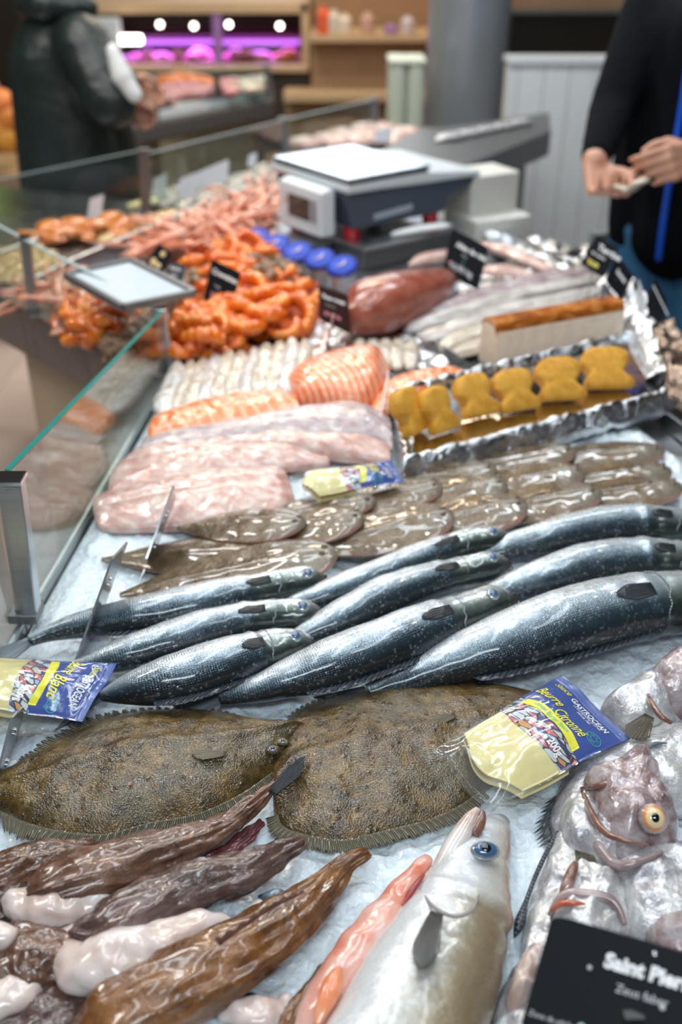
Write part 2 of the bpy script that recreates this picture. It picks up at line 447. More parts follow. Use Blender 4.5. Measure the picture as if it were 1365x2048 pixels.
def glass_mat(name, tint, k=1.0):
    m = bpy.data.materials.new(name); m.use_nodes = True; nt = m.node_tree; h = H(nt)
    nt.nodes.remove(nt.nodes['Principled BSDF']); out = nt.nodes['Material Output']
    t = h.n('ShaderNodeBsdfTransparent'); t.inputs[0].default_value = (*tint, 1); g = h.n('ShaderNodeBsdfGlossy'); g.inputs['Roughness'].default_value = .01
    lw = h.n('ShaderNodeLayerWeight'); lw.inputs[0].default_value = .5; mx = h.n('ShaderNodeMixShader')
    h.l(h.m('MULTIPLY', h.m('ADD', .045, h.m('MULTIPLY', h.m('POWER', lw.outputs['Facing'], 4.0), .8)), k), mx.inputs[0]); h.l(t.outputs[0], mx.inputs[1]); h.l(g.outputs[0], mx.inputs[2]); h.l(mx.outputs[0], out.inputs[0])
    return m
M_glass = glass_mat('clear glass', (.90, .95, .93), 1.3)
M_acryl = glass_mat('clear acrylic', (.86, .88, .90), 1.6)
M_film = glass_mat('clear plastic film', (.97, .98, .98), .45)
def milky(m, k):
    nt = m.node_tree; out = nt.nodes['Material Output']; src = out.inputs[0].links[0].from_socket
    d = nt.nodes.new('ShaderNodeBsdfDiffuse'); d.inputs[0].default_value = (.75, .80, .84, 1); x = nt.nodes.new('ShaderNodeMixShader'); x.inputs[0].default_value = k
    nt.links.new(src, x.inputs[1]); nt.links.new(d.outputs[0], x.inputs[2]); nt.links.new(x.outputs[0], out.inputs[0])
milky(M_film, .04)
M_gedge = mat('teal glass edge', base=(.02, .25, .22), rough=.15, spec=.6)
M_gpale = mat('pale glass edge', base=(.42, .52, .54), rough=.2)
M_shelf_refl = simple('painted-reflection glass', (.62, .70, .76), .12, 0, .04)  # pale colour stands in for the ceiling reflected on the shelf glass
def f_ice(h):
    o = h.obj(); v = h.vor(o, 95); n = h.noise(o, 260, 5, .6); v2 = h.vor(o, 210)
    hh = h.m('ADD', h.m('MULTIPLY', v, .9), h.m('ADD', h.m('MULTIPLY', n, .35), h.m('MULTIPLY', v2, .35)))
    c = h.mix(h.noise(o, 18, 4), (.70, .80, .89), (.82, .90, .96))
    return dict(base=c, rough=h.ramp(n, [(.3, .12), (.7, .45)]), normal=h.bump(hh, .75, .004), sss=.35, ssr=.02, coat=.3, coatr=.1)
M_ice = mat('crushed ice', f_ice)

def f_bass(h):
    u, v, _ = h.sep(h.uv()); um = h.uv('UVm'); o = h.obj()
    n = h.noise(o, 26, 4); n2 = h.noise(o, 140, 4)
    vv = h.m('ADD', v, h.m('MULTIPLY', h.m('SUBTRACT', n, .5), .10))
    body = h.ramp(vv, [(0, (.50, .54, .56)), (.22, (.62, .66, .69)), (.40, (.66, .72, .76)), (.50, (.56, .63, .68)), (.555, (.28, .36, .42)), (.61, (.060, .095, .12)), (.68, (.016, .028, .036)), (.88, (.020, .034, .042)), (.96, (.30, .34, .36)), (1, (.50, .54, .56))])
    head = h.ramp(h.m('ADD', vv, h.m('MULTIPLY', h.m('SUBTRACT', n2, .5), .12)), [(0, (.50, .52, .52)), (.42, (.60, .65, .67)), (.51, (.46, .53, .54)), (.58, (.16, .20, .18)), (.65, (.035, .05, .045)), (.8, (.03, .045, .045)), (1, (.4, .4, .4))])
    snout = h.mix(h.ramp(u, [(.93, 0), (.985, .65)]), head, (.16, .07, .06))
    c = h.mix(h.ramp(u, [(.71, 0), (.745, 1)]), body, snout)
    sc = h.map(um, (400, 500, 1)); vo = h.vor(sc, 1, 'F1', .35); ed = h.ramp(vo, [(.25, 0), (.62, 1)])
    spk = h.ramp(h.vor(sc, 1, 'F1', .35, 'Color'), [(.0, 0), (1, 1)])
    isb = h.m('MULTIPLY', h.ramp(u, [(.70, 1), (.73, 0)]), h.ramp(n, [(.30, .25), (.6, 1)]))
    dk = h.m('MULTIPLY', h.m('MULTIPLY', ed, isb), .30)
    c = h.mix(dk, c, (.02, .03, .04))
    c = h.mix(h.m('MULTIPLY', h.ramp(spk, [(.72, 0), (.85, 1)]), h.m('MULTIPLY', isb, .35)), c, (.50, .60, .66))
    hgt = h.m('ADD', h.m('MULTIPLY', h.m('SUBTRACT', 1, ed), h.m('MULTIPLY', isb, .7)), h.m('MULTIPLY', n2, .5))
    return dict(base=c, rough=h.ramp(n2, [(.35, .16), (.7, .36)]), metal=.45, normal=h.bump(hgt, .55, .0009), coat=.6, coatr=.06, spec=.6)
M_bass = mat('sea bass skin', f_bass)
def f_fin(c1, c2, fr=60):
    def f(h):
        uv = h.uv(); wv = h.wave(uv, fr/6.28, .6, 2, 1, 'X'); c = h.mix(h.ramp(wv, [(.2, 0), (.8, 1)]), c1, c2)
        s_ = h.sep(uv); c = h.mix(h.ramp(s_[1], [(.0, .55), (.7, 0)]), c, c1); return dict(base=c, rough=.28, coat=.4, normal=h.bump(wv, .8, .0012))
    return f
M_fin_dark = mat('dark slate fin', f_fin((.018, .026, .034), (.060, .080, .10)))
M_fin_blue = mat('blue grey fin', f_fin((.16, .21, .26), (.40, .47, .52)))
M_eye_blue = mat('clouded blue eye', base=(.06, .13, .26), rough=.06, coat=1.0)
M_pupil = mat('black pupil', base=(.006, .008, .012), rough=.05, coat=1.0)
M_ring = mat('silver eye ring', base=(.42, .46, .48), rough=.2, metal=.5)
M_blood = simple('red gill flesh', (.30, .03, .03), .2, 0, .4, 80)

def f_turbot(h):
    o = h.obj(); n1 = h.noise(o, 16, 5, .6); n2 = h.noise(o, 55, 5, .65); n3 = h.noise(o, 330, 4, .6)
    c = h.ramp(n2, [(.30, (.018, .011, .004)), (.45, (.075, .043, .011)), (.58, (.15, .090, .022)), (.75, (.30, .20, .07))])
    c = h.mix(h.ramp(n1, [(.45, 0), (.66, .5)]), c, (.100, .090, .055))
    sp = h.vor(o, 95); c = h.mix(h.ramp(sp, [(.12, .75), (.26, 0)]), c, (.035, .022, .012))
    sp2 = h.vor(h.map(o, (1, 1, 1), loc=(.3, .2, 0)), 60); c = h.mix(h.ramp(sp2, [(.09, .7), (.20, 0)]), c, (.20, .085, .03))
    scl = h.vor(h.map(o, (1, 1.5, 1)), 560); b = h.bump(scl, .6, .0009); b = h.bump(h.ramp(sp, [(.05, 1), (.35, 0)]), .55, .0016, b)
    b = h.bump(h.noise(o, 32, 3), .4, .003, b)
    return dict(base=c, rough=h.ramp(n3, [(.35, .16), (.7, .34)]), coat=.45, coatr=.10, normal=b, coatn=b, spec=.6)
M_turbot = mat('mottled turbot skin', f_turbot)
M_pfin = mat('pale olive pectoral fin', f_fin((.20, .16, .10), (.42, .38, .28), 60))
M_tfin = mat('olive rayed fin', f_fin((.085, .065, .030), (.36, .34, .26), 330))
def f_monk(c1, c2, c3):
    def f(h):
        um = h.uv('UVm'); o = h.obj(); n = h.noise(o, 28, 5, .6, .6); st = h.noise(h.map(um, (16, 60, 1)), 1, 5, .65, .8); n2 = h.noise(o, 260, 4)
        c = h.ramp(n, [(.28, c1), (.5, c2), (.72, c3)])
        c = h.mix(h.ramp(st, [(.45, 0), (.75, .35)]), c, tuple(x*.35 for x in c1))
        b = h.bump(st, .6, .004); b = h.bump(n2, .5, .0012, b); b = h.bump(n, .8, .004, b)
        return dict(base=c, rough=h.ramp(n2, [(.3, .12), (.7, .34)]), coat=.7, coatr=.08, normal=b, sss=.05)
    return f
M_monk = mat('brown monkfish skin', f_monk((.050, .024, .016), (.15, .070, .042), (.27, .15, .10)))
M_monk_grey = mat('grey brown monkfish skin', f_monk((.040, .024, .022), (.12, .070, .058), (.24, .16, .14)))
M_monk_red = mat('amber monkfish skin', f_monk((.06, .022, .010), (.20, .080, .022), (.33, .16, .07)))
def f_flesh(c1, c2, c3):
    def f(h):
        o = h.obj(); n = h.noise(o, 30, 4, .5, .5); v = h.vor(o, 55)
        c = h.ramp(n, [(.3, c1), (.55, c2), (.75, c3)])
        b = h.bump(v, .25, .003); b = h.bump(n, .5, .004, b)
        return dict(base=c, rough=.2, coat=.6, coatr=.1, normal=b, sss=.35, ssr=.008)
    return f
M_flesh = mat('raw white monkfish flesh', f_flesh((.56, .42, .36), (.76, .66, .62), (.80, .76, .78)))
M_membrane = mat('blue black membrane', f_flesh((.010, .014, .025), (.03, .045, .07), (.25, .32, .38)))
M_pink = mat('pink belly flesh', f_flesh((.62, .16, .09), (.75, .40, .33), (.80, .60, .56)))

def f_poll(h):
    u, v, _ = h.sep(h.uv()); o = h.obj(); n = h.noise(o, 22, 5, .6); n2 = h.noise(o, 120, 5, .6)
    vv = h.m('ADD', v, h.m('MULTIPLY', h.m('SUBTRACT', n2, .5), .08))
    c = h.ramp(vv, [(0, (.6, .6, .6)), (.25, (.70, .71, .71)), (.46, (.66, .69, .71)), (.52, (.50, .50, .46)), (.565, (.33, .28, .19)), (.62, (.19, .14, .08)), (.80, (.12, .085, .05)), (.93, (.4, .36, .3)), (1, (.6, .6, .6))])
    c = h.mix(h.ramp(h.m('MULTIPLY', n2, h.ramp(vv, [(.42, .45), (.60, 1)])), [(.26, 0), (.50, .45)]), c, (.30, .24, .15))
    hd = h.ramp(vv, [(0, (.62, .60, .58)), (.25, (.68, .68, .68)), (.5, (.66, .70, .74)), (.62, (.52, .50, .44)), (.70, (.42, .24, .19)), (.85, (.34, .20, .17)), (1, (.6, .6, .6))])
    c = h.mix(h.ramp(u, [(.62, 0), (.66, 1)]), c, hd)
    c = h.mix(h.ramp(u, [(.965, 0), (1.0, .85)]), c, (.16, .07, .045))
    vo = h.vor(h.map(h.uv('UVm'), (420, 420, 1)), 1)
    b = h.bump(vo, .25, .0008); b = h.bump(n2, .5, .0018, b)
    return dict(base=c, rough=h.ramp(n2, [(.35, .18), (.7, .38)]), metal=.12, coat=.5, coatr=.1, normal=b, sss=.06)
M_poll = mat('pale cod family skin', f_poll)
def f_dory(h):
    o = h.obj(); n = h.noise(o, 20, 5, .6, .4); n2 = h.noise(o, 90, 5, .6, .5)
    c = h.ramp(n, [(.28, (.20, .17, .18)), (.42, (.46, .46, .49)), (.52, (.70, .71, .71)), (.62, (.60, .60, .60)), (.74, (.40, .32, .22))])
    b = h.bump(n2, .7, .003); b = h.bump(h.noise(o, 28, 3), .7, .006, b)
    return dict(base=c, rough=h.ramp(n2, [(.3, .12), (.7, .36)]), metal=.3, coat=.7, coatr=.07, normal=b)
M_dory = mat('silver dory skin', f_dory)
def f_doryh(h):
    o = h.obj(); n = h.noise(o, 34, 5, .6, .5); n2 = h.noise(o, 120, 5, .6, .5)
    c = h.ramp(n, [(.25, (.13, .075, .075)), (.42, (.28, .19, .19)), (.58, (.50, .44, .46)), (.75, (.66, .63, .64))])
    b = h.bump(n2, .6, .002); b = h.bump(h.noise(o, 40, 3), .7, .006, b)
    return dict(base=c, rough=h.ramp(n2, [(.3, .1), (.7, .34)]), metal=.12, coat=.8, coatr=.07, normal=b)
M_doryh = mat('purple brown dory head', f_doryh)
M_lip = mat('orange brown jaw', f_flesh((.10, .045, .038), (.25, .125, .09), (.48, .38, .36)))
M_iris = mat('orange iris', base=(.75, .30, .08), rough=.08, coat=1.0)
M_iris2 = mat('yellow iris', base=(.85, .68, .40), rough=.08, coat=1.0)

def f_sole(h):
    o = h.obj(); n = h.noise(o, 30, 5, .6); n2 = h.noise(o, 160, 4); u, v, _ = h.sep(h.uv())
    c = h.ramp(n, [(.3, (.055, .036, .018)), (.5, (.12, .080, .042)), (.7, (.22, .165, .105))])
    c = h.mix(h.ramp(u, [(.70, 0), (.86, .5)]), c, (.24, .23, .20))
    e = h.m('ABSOLUTE', h.m('SUBTRACT', v, .5)); c = h.mix(h.m('MULTIPLY', h.ramp(e, [(.40, 0), (.5, 1)]), h.ramp(u, [(.6, .15), (.9, .8)])), c, (.42, .20, .16))
    b = h.bump(h.vor(o, 420), .4, .0008); b = h.bump(n2, .5, .0015, b); b = h.bump(h.noise(o, 60, 3), .6, .004, b)
    return dict(base=c, rough=h.ramp(n2, [(.3, .12), (.7, .34)]), coat=.75, coatr=.06, normal=b, spec=.4)
M_sole = mat('wet brown sole skin', f_sole)
def f_fillet(c1, c2, c3, stripe, sw=.35, ang=0.5, sc=(70, 0, 0)):
    def f(h):
        um = h.uv('UVm'); o = h.obj(); n = h.noise(o, 35, 4, .5, .5)
        wv = h.wave(h.map(um, (1, 1, 1), (0, 0, ang)), sc[0], 2.5, 2, 1.5, 'X')
        c = h.ramp(n, [(.3, c1), (.52, c2), (.72, c3)])
        c = h.mix(h.ramp(wv, [(.62, 0), (.95, sw)]), c, stripe)
        b = h.bump(wv, .4, .0015); b = h.bump(h.noise(o, 70, 4), .6, .003, b)
        return dict(base=c, rough=.2, coat=.5, coatr=.1, normal=b, sss=.15, ssr=.006)
    return f
M_salmon = mat('orange salmon flesh', f_fillet((.78, .17, .055), (.90, .26, .11), (.92, .36, .20), (.96, .66, .48), .75, .5, (26, 0, 0)))
M_salmon2 = mat('deep orange salmon flesh', f_fillet((.82, .20, .06), (.90, .27, .10), (.90, .34, .16), (.96, .60, .40), .6, .3, (14, 0, 0)))
M_cod = mat('pink white fish flesh', f_fillet((.52, .29, .25), (.66, .47, .42), (.72, .62, .55), (.60, .27, .23), .38, .9, (16, 0, 0)))
M_codg = mat('lilac white fish flesh', f_fillet((.36, .28, .30), (.54, .46, .47), (.64, .56, .52), (.34, .22, .26), .5, 1.3, (14, 0, 0)))
M_cream = mat('cream fish flesh', f_fillet((.48, .41, .31), (.62, .56, .47), (.72, .68, .60), (.48, .38, .30), .5, 1.3, (10, 0, 0)))
M_white = mat('white fish flesh', f_fillet((.50, .45, .41), (.64, .61, .58), (.74, .73, .72), (.48, .42, .40), .4, 1.4, (9, 0, 0)))
M_tuna = mat('dark red tuna flesh', f_fillet((.24, .060, .040), (.36, .10, .065), (.44, .15, .095), (.28, .08, .05), .3, .2, (12, 0, 0)))
def f_foil(h):
    o = h.obj(); v = h.vor(o, 26); n = h.noise(o, 40, 5, .6, 1.0)
    b = h.bump(v, .7, .012); b = h.bump(n, .7, .008, b)
    return dict(base=(.80, .83, .86), metal=1.0, rough=.14, normal=b)
M_foil = mat('crinkled aluminium foil', f_foil)
M_foil_s = mat('smooth foil', lambda h: dict(base=(.62, .60, .58), metal=1.0, rough=.12, normal=h.bump(h.noise(h.obj(), 18, 3), .35, .004)))
def f_crumb(h):
    o = h.obj(); n = h.noise(o, 60, 5, .65); g = h.noise(o, 420, 4, .7)
    return dict(base=h.ramp(n, [(.3, (.58, .24, .02)), (.5, (.76, .37, .03)), (.72, (.84, .46, .07))]), rough=.6, normal=h.bump(g, .9, .0015))
M_crumb = mat('golden breadcrumb', f_crumb)
M_prawn = mat('cooked orange prawn', f_flesh((.60, .085, .004), (.90, .21, .010), (.95, .40, .06)))
M_prawn_p = mat('pink langoustine shell', f_flesh((.52, .13, .06), (.74, .30, .18), (.82, .58, .46)))
def f_whelk(h):
    n = h.noise(h.obj(), 70, 4)
    return dict(base=h.ramp(n, [(.3, (.15, .08, .045)), (.55, (.34, .21, .13)), (.75, (.52, .38, .27))]), rough=.4, normal=h.bump(n, .6, .003))
M_whelk = mat('brown whelk shell', f_whelk)
M_crab = mat('orange brown crab shell', f_flesh((.42, .12, .03), (.66, .24, .06), (.78, .42, .16)))
M_yel = mat('tan shellfish', f_flesh((.36, .22, .08), (.60, .42, .18), (.70, .58, .36)))
M_oyster = mat('grey oyster shell', f_flesh((.16, .15, .13), (.34, .31, .25), (.60, .60, .54)))
M_paper = simple('white paper', (.78, .80, .80), .6, 0, .05)
M_lilac = simple('white card back', (.60, .62, .66), .45, 0, .05)
M_blue = mat('royal blue print', lambda h: dict(base=(.006, .055, .36), rough=.16, coat=.7, coatr=.05, normal=h.bump(h.noise(h.obj(), 55, 3), .4, .003)))
M_blue2 = mat('lighter blue seal', base=(.03, .10, .42), rough=.25)
M_yellow = mat('lemon yellow print', base=(.85, .80, .03), rough=.3)
M_butter = mat('pale yellow butter sauce', lambda h: dict(base=h.mix(h.noise(h.obj(), 30, 3), (.93, .77, .33), (.95, .82, .42)), rough=.25, coat=.8, coatr=.06, sss=.2, normal=h.bump(h.noise(h.obj(), 45, 3), .4, .003)))
M_wtext = mat('white print', base=(.85, .87, .88), rough=.4)
M_teal = mat('turquoise print', base=(.08, .50, .48), rough=.4)
M_red = mat('red plastic', base=(.62, .012, .02), rough=.25, coat=.4)
def f_art(h):
    o = h.map(h.obj(), (1, 1, 1), (0, 0, .7)); v = h.vor(h.map(o, (1, 2.6, 1)), 70, 'F1', 1, 'Color'); e = h.vor(h.map(o, (1, 2.6, 1)), 70, 'DISTANCE_TO_EDGE')
    q = h.ramp(v, [(.0, (.10, .08, .30)), (.28, (.70, .74, .78)), (.48, (.66, .62, .54)), (.62, (.72, .18, .22)), (.74, (.80, .36, .10)), (.84, (.45, .55, .70))], 'CONSTANT')
    q = h.mix(h.ramp(e, [(.05, 1), (.09, 0)]), q, (.015, .012, .05))
    return dict(base=q, rough=.2, coat=.6)
M_art = mat('fish pattern print', f_art)
M_card = simple('matt black card', (.008, .010, .014), .55, 0, .2, 8, spec=.12)
M_cardbr = simple('dark brown card', (.040, .014, .011), .5, 0, .2, 8, spec=.15)
M_denim = simple('blue denim', (.035, .15, .30), .8, 0, .25, 60, .002)
M_jacket = simple('black fleece', (.0028, .0036, .0055), .95, 0, .25, 40, .004, spec=.12)
M_zip = mat('bright blue zip', base=(.005, .09, .62), rough=.5)
M_coat = simple('dark green waxed coat', (.009, .017, .0155), .40, 0, .4, 14, .012)
M_trouser = simple('black trousers', (.008, .009, .012), .8)
M_skin = mat('skin', lambda h: dict(base=h.mix(h.noise(h.obj(), 25, 3), (.50, .25, .17), (.60, .33, .23)), rough=.45, sss=.15, ssr=.01))
M_hair = simple('brown hair', (.05, .03, .02), .6)
M_hivis = mat('fluorescent yellow cloth', base=(.45, .90, .04), rough=.7)
M_scale_d = simple('slate blue plastic', (.055, .075, .105), .4, 0, .06)
M_scale_l = simple('pale grey plastic', (.62, .68, .72), .35, 0, .04)
M_screen = mat('dark display', base=(.05, .05, .045), rough=.1)
M_pillar = simple('grey steel cladding', (.34, .38, .43), .34, .6, .06, 4)
def emis(n, c, s): return mat(n, base=(0, 0, 0), emit=c, es=s)
M_bulb = emis('lit lamp', (1, .93, .80), 9)
M_purple = emis('purple tube light', (.62, .12, 1), 2.2)
M_meat = mat('pink meat', f_flesh((.40, .08, .10), (.62, .22, .25), (.75, .45, .42)))
M_meat_o = simple('orange salmon display', (.80, .22, .05), .3)
M_brown_d = simple('dark brown panel', (.06, .045, .035), .5)

# ------------------------------------------------------------------ the setting
prism('floor', [(-7, -1), (7, -1), (7, 12), (-7, 12)], -.05, 0, M_floor, kind='structure')
prism('trim_1', [(-.75, 5.2), (6, 3.2), (6, 9), (-6, 9), (-6, 6.6)], 0, .004, M_bfloor, kind='structure')
prism('wall_back', [(-7, 8.6), (7, 8.6), (7, 8.75), (-7, 8.75)], 0, 3.6, M_brown_d, kind='structure')
prism('ceiling', [(-7, -1), (7, -1), (7, 12), (-7, 12)], 3.6, 3.7, simple('dark ceiling', (.10, .10, .10), .8), kind='structure')

# counter with its steel deck (front edge follows the customer side)
AL = Vector((-.373, .943)); BL = Vector((-.311, 1.687)); CL = Vector((-.64, 2.037)); DL = Vector((-1.50, 2.953))
def off(p, d): return (p[0]+d[0], p[1]+d[1])
deck = [(-.43, .12), tuple(AL), tuple(BL), tuple(DL), (-1.25, 3.25), (-.56, 2.98), (-.10, 3.75), (.16, 4.25), (.50, 4.1), (.34, 2.85), (.52, 2.28), (.68, 1.74), (.53, 1.50), (.56, 1.37), (.98, .12)]
ct = empty('fish_counter', (0, 1.2, 0), 'long stainless steel fishmonger counter with beige board base under the fish', 'counter')
prism('deck', deck, .80, .885, M_steel, ct, bev=.003)
inner = [(-.40, .2), (-.35, 1.0), (-.285, 1.70), (-.735, 2.18), (-.735, 2.75), (-.5, 2.85), (.05, 3.7), (.40, 3.9), (.24, 2.8), (.42, 2.2), (.50, 1.5), (.85, .2)]
prism('base', inner, 0, .80, M_board, ct)
def rail(name, a, b, z0, z1, t, m, par, bev=.003, side=-1):
    a = Vector(a); b = Vector(b); d = (b-a).normalized(); nn = Vector((-d.y, d.x))*side*t
    return prism(name, [tuple(a), tuple(b), tuple(b+nn), tuple(a+nn)], z0, z1, m, par, bev=bev)
for a, b in (((-.43, .12), AL), (AL, BL), (BL, DL)):
    rail('edge_rail', a, b, .880, .902, -.008, M_steel, ct)
    rail('fascia', a, b, .77, .880, -.010, M_fascia, ct)
rail('edge_rail', (.53, 1.50), (.98, .12), .88, .915, -.03, M_steel, ct)
rail('edge_rail', (.34, 2.85), (.68, 1.74), .88, .91, -.03, M_steel, ct)
# steel divider between near and far trays
dv = [P(28, 588, .91), P(155, 527, .91), P(420, 415, .91), P(548, 362, .91)]
for a, b in zip(dv[:-1], dv[1:]):
    a2 = a.xy; b2 = b.xy
    rail('divider', a2, b2, .885, .925, -.018, M_steel, ct)
rail('divider', P(0, 512, .91).xy, P(140, 462, .91).xy, .885, .92, -.015, M_steel, ct)

# crushed ice bed
def ice_bed():
    n, m = 300, 210; V = []
    for i in range(n):
        y = .14+(1.72-.14)*(i/(n-1)) if True else 0
        xl = -.415+(y-.14)*.0815 if y > .14 else -.42
        xl = -.434+.0833*(y-.14); xr = .90-(y-.14)*.305 if y < 1.5 else .485
        for j in range(m):
            t = j/(m-1); x = xl+(xr-xl)*t
            e = min(1, min(t, 1-t)*(m-1)/5)
            d, _ = noise.voronoi(Vector((x*70, y*70, 0)))
            z = .888+.009*e+.010*noise.noise(Vector((x*9, y*9, 1)))*e+.0075*noise.noise(Vector((x*42, y*42, 3)))*e+(.0075*(d[1]-d[0]))*e
            V.append((x, y, z))
    Fc = grid_faces(n, m, False)
    Fc = [f for f in Fc]
    o = mk('crushed_ice', V, Fc, M_ice, kind='stuff'); tag(o, 'bed of white crushed ice under the whole fish and the fillets', 'ice')
ice_bed()
chV = []; chF = []
o = None

# glass screen panes and posts
def pane(name, a, b, za0, za1, zb0, zb1, label, edge=None):
    a = Vector(a); b = Vector(b); d = (b-a).normalized(); nn = Vector((-d.y, d.x))*.003
    V = []
    for p, z0, z1 in ((a, za0, za1), (b, zb0, zb1)):
        for s in (1, -1):
            for z in (z0, z1): q = p+nn*s; V.append((q.x, q.y, z))
    t = empty(name, (a.x, a.y, za0), label, 'glass screen')
    mk('glass', V, [(0, 1, 5, 4), (2, 6, 7, 3), (0, 2, 3, 1), (4, 5, 7, 6), (0, 4, 6, 2)], M_glass, t, smooth=False)
    mk('polished_edge', [v for v in V if True][:0]+[(V[1][0], V[1][1], V[1][2]), (V[3][0], V[3][1], V[3][2]), (V[7][0], V[7][1], V[7][2]), (V[5][0], V[5][1], V[5][2])]+[(V[1][0], V[1][1], V[1][2]+.003), (V[3][0], V[3][1], V[3][2]+.003), (V[7][0], V[7][1], V[7][2]+.003), (V[5][0], V[5][1], V[5][2]+.003)],
       [(3, 2, 1, 0), (4, 5, 6, 7), (0, 1, 5, 4), (1, 2, 6, 5), (2, 3, 7, 6), (3, 0, 4, 7)], edge or M_gpale, t, smooth=False)
    return t
GA = P(60, 1240).xy; GB = P(340, 748).xy; GC = P(70, 632).xy
zA = Q(22, 962, GA.y).z; zB = Q(320, 622, GB.y).z; zC = Q(50, 478, GC.y).z
def post(p, top_px, w_, label, zt):
    t = empty('glass_post', (p[0], p[1], .905), label, 'post', 'square steel posts of the glass screen' if False else None)
    top = Q(top_px[0], top_px[1], p[1]); top = Vector((top.x, top.y, zt))
    bar('upright', (p[0], p[1], .90), top, w_, w_*.8, M_steel, t)
    box('cap', (top.x, top.y, top.z+.003), (w_*1.15, w_, .006), M_chrome, t, bev=.001)
    box('clamp', (p[0]-w_*.1, p[1], .912), (w_*1.3, w_*1.3, .012), M_dsteel, t, bev=.001)
    return t
post(GA, (22, 962), .026, 'nearest square steel post of the glass screen at the left frame edge', zA)
post(GB, (320, 622), .022, 'steel glass-screen post at the counter corner beside the orange prawns', zB)
post(GC, (50, 478), .020, 'steel glass-screen post far left below the green coat', zC)
pane('glass_screen', GA+Vector((0, .02)), GB, .90, zA, .90, zB, 'clear glass screen with teal edge along the left of the fillets', M_gedge)
pane('glass_screen', GB, GC, .90, zB, .90, zC, 'clear glass screen in front of the small pink and orange shellfish')
pane('glass_screen', GC, CL+(DL-CL)*1.0, .90, zC, .90, zC+.05, 'clear glass screen running out of the picture from the far left post')
# pane running near from post A
pane('glass_screen', (-.43, .2), GA-Vector((.008, .02)), .90, 1.09, .90, zA, 'glass screen nearest the camera, left of the nearest post', M_gedge)
# far glass line
fp = [P(292, 425), P(572, 305), P(752, 262)]
ftop = [(288, 300), (566, 237), (748, 196)]
lab = ['grey post behind the white cards near the green coat', 'grey post of the far glass screen left of the scale', 'short grey post behind the scale in front of the pale bins']
for p, tp, lb in zip(fp, ftop, lab):
    t = empty('glass_post', (p.x, p.y, .9), lb, 'post')
    top = Q(tp[0], tp[1], p.y); bar('upright', (p.x, p.y, .885), (top.x, top.y, top.z), .028, .02, M_dsteel, t)
    box('cap', (top.x, top.y, top.z), (.032, .024, .006), M_dsteel, t)
zf = Q(240, 310, fp[0].y).z
pane('glass_screen', Q(-60, 385, 2.95).xy, fp[0].xy, .90, Q(-20, 372, 2.95).z, .90, Q(285, 302, fp[0].y).z, 'clear glass screen in front of the green coat')
pane('glass_screen', fp[0].xy, fp[1].xy, .90, Q(290, 312, fp[0].y).z, .90, Q(566, 240, fp[1].y).z, 'glass screen behind the white price cards')
pane('glass_screen', fp[1].xy, fp[2].xy, .90, Q(566, 240, fp[1].y).z, .90, Q(748, 198, fp[2].y).z, 'far glass screen behind the scale')

# framed glass shelf above the screen corner; ceiling reflection painted as pale colour
sh = empty('glass_shelf', P(258, 570, 1.03), 'small glass shelf with painted-in pale reflection, in a grey steel frame above the orange shellfish', 'shelf')
cs = [P(x, y, 1.035) for x, y in ((132, 551), (246, 615), (389, 586), (262, 523))]
mk('shelf_glass', [(p.x, p.y, 1.036) for p in cs]+[(p.x, p.y, 1.030) for p in cs], [(3, 2, 1, 0)[::-1], (4, 5, 6, 7)[::-1], (0, 1, 5, 4), (1, 2, 6, 5), (2, 3, 7, 6), (3, 0, 4, 7)], M_shelf_refl, sh, smooth=False)
for i in range(4):
    bar('frame_bar', cs[i], cs[(i+1) % 4], .014, .012, M_dsteel, sh, side=(0, 0, 1))
tube('support', [(GB.x, GB.y+.01, zB-.02), (GB.x+.02, GB.y+.09, 1.028)], .006, M_steel, sh)

# ------------------------------------------------------------------ background
# round column
Yp = 4.7; a = Q(857, 200, Yp); b = Q(1021, 200, Yp); rp = (b.x-a.x)/2
col = empty('column', ((a.x+b.x)/2, Yp+rp, 0), 'round grey steel-clad column behind the scale', 'column')
lathe('shaft', ((a.x+b.x)/2, Yp+rp, 0), [(rp, 0), (rp, 3.59)], M_pillar, col, 64)
lathe('plinth', ((a.x+b.x)/2, Yp+rp, 0), [(rp*1.06, 0), (rp*1.06, .18), (rp, .2)], M_dsteel, col, 48)
# white boarded half wall behind the vendor
Yw = 4.25
wl = Q(1022, 122, Yw); wr = Q(1420, 118, Yw)
hw = empty('half_wall', (1.2, Yw, 0), 'white vertical-board half wall behind the vendor', 'wall')
prism('boards', [(wl.x, Yw), (wr.x+1.4, Yw), (wr.x+1.4, Yw+.12), (wl.x, Yw+.12)], 0, wl.z-.01, M_white_board, hw)
prism('coping', [(wl.x-.01, Yw-.015), (wr.x+1.4, Yw-.015), (wr.x+1.4, Yw+.13), (wl.x-.01, Yw+.13)], wl.z-.01, wl.z+.01, M_scale_l, hw)
# dark opening with oven above and beige surround
ov = empty('wall_oven', (Q(1140, 70, 5.4).x, 5.5, .8), 'dark glass-fronted oven in a beige surround above the white half wall', 'oven')
a = Q(1015, 125, 5.4); b = Q(1330, 28, 5.4)
box('housing', ((a.x+b.x)/2, 5.75, .9), (b.x-a.x+.3, .6, 1.8), M_wood, ov)
box('glass_door', ((a.x+b.x)/2, 5.44, (a.z+b.z)/2), (b.x-a.x, .04, b.z-a.z), simple('black oven glass', (.008, .007, .006), .25, 0, .3, 8), ov, bev=.005)
box('door_handle', ((a.x+b.x)/2, 5.40, b.z+.01), (b.x-a.x, .02, .02), M_dsteel, ov)
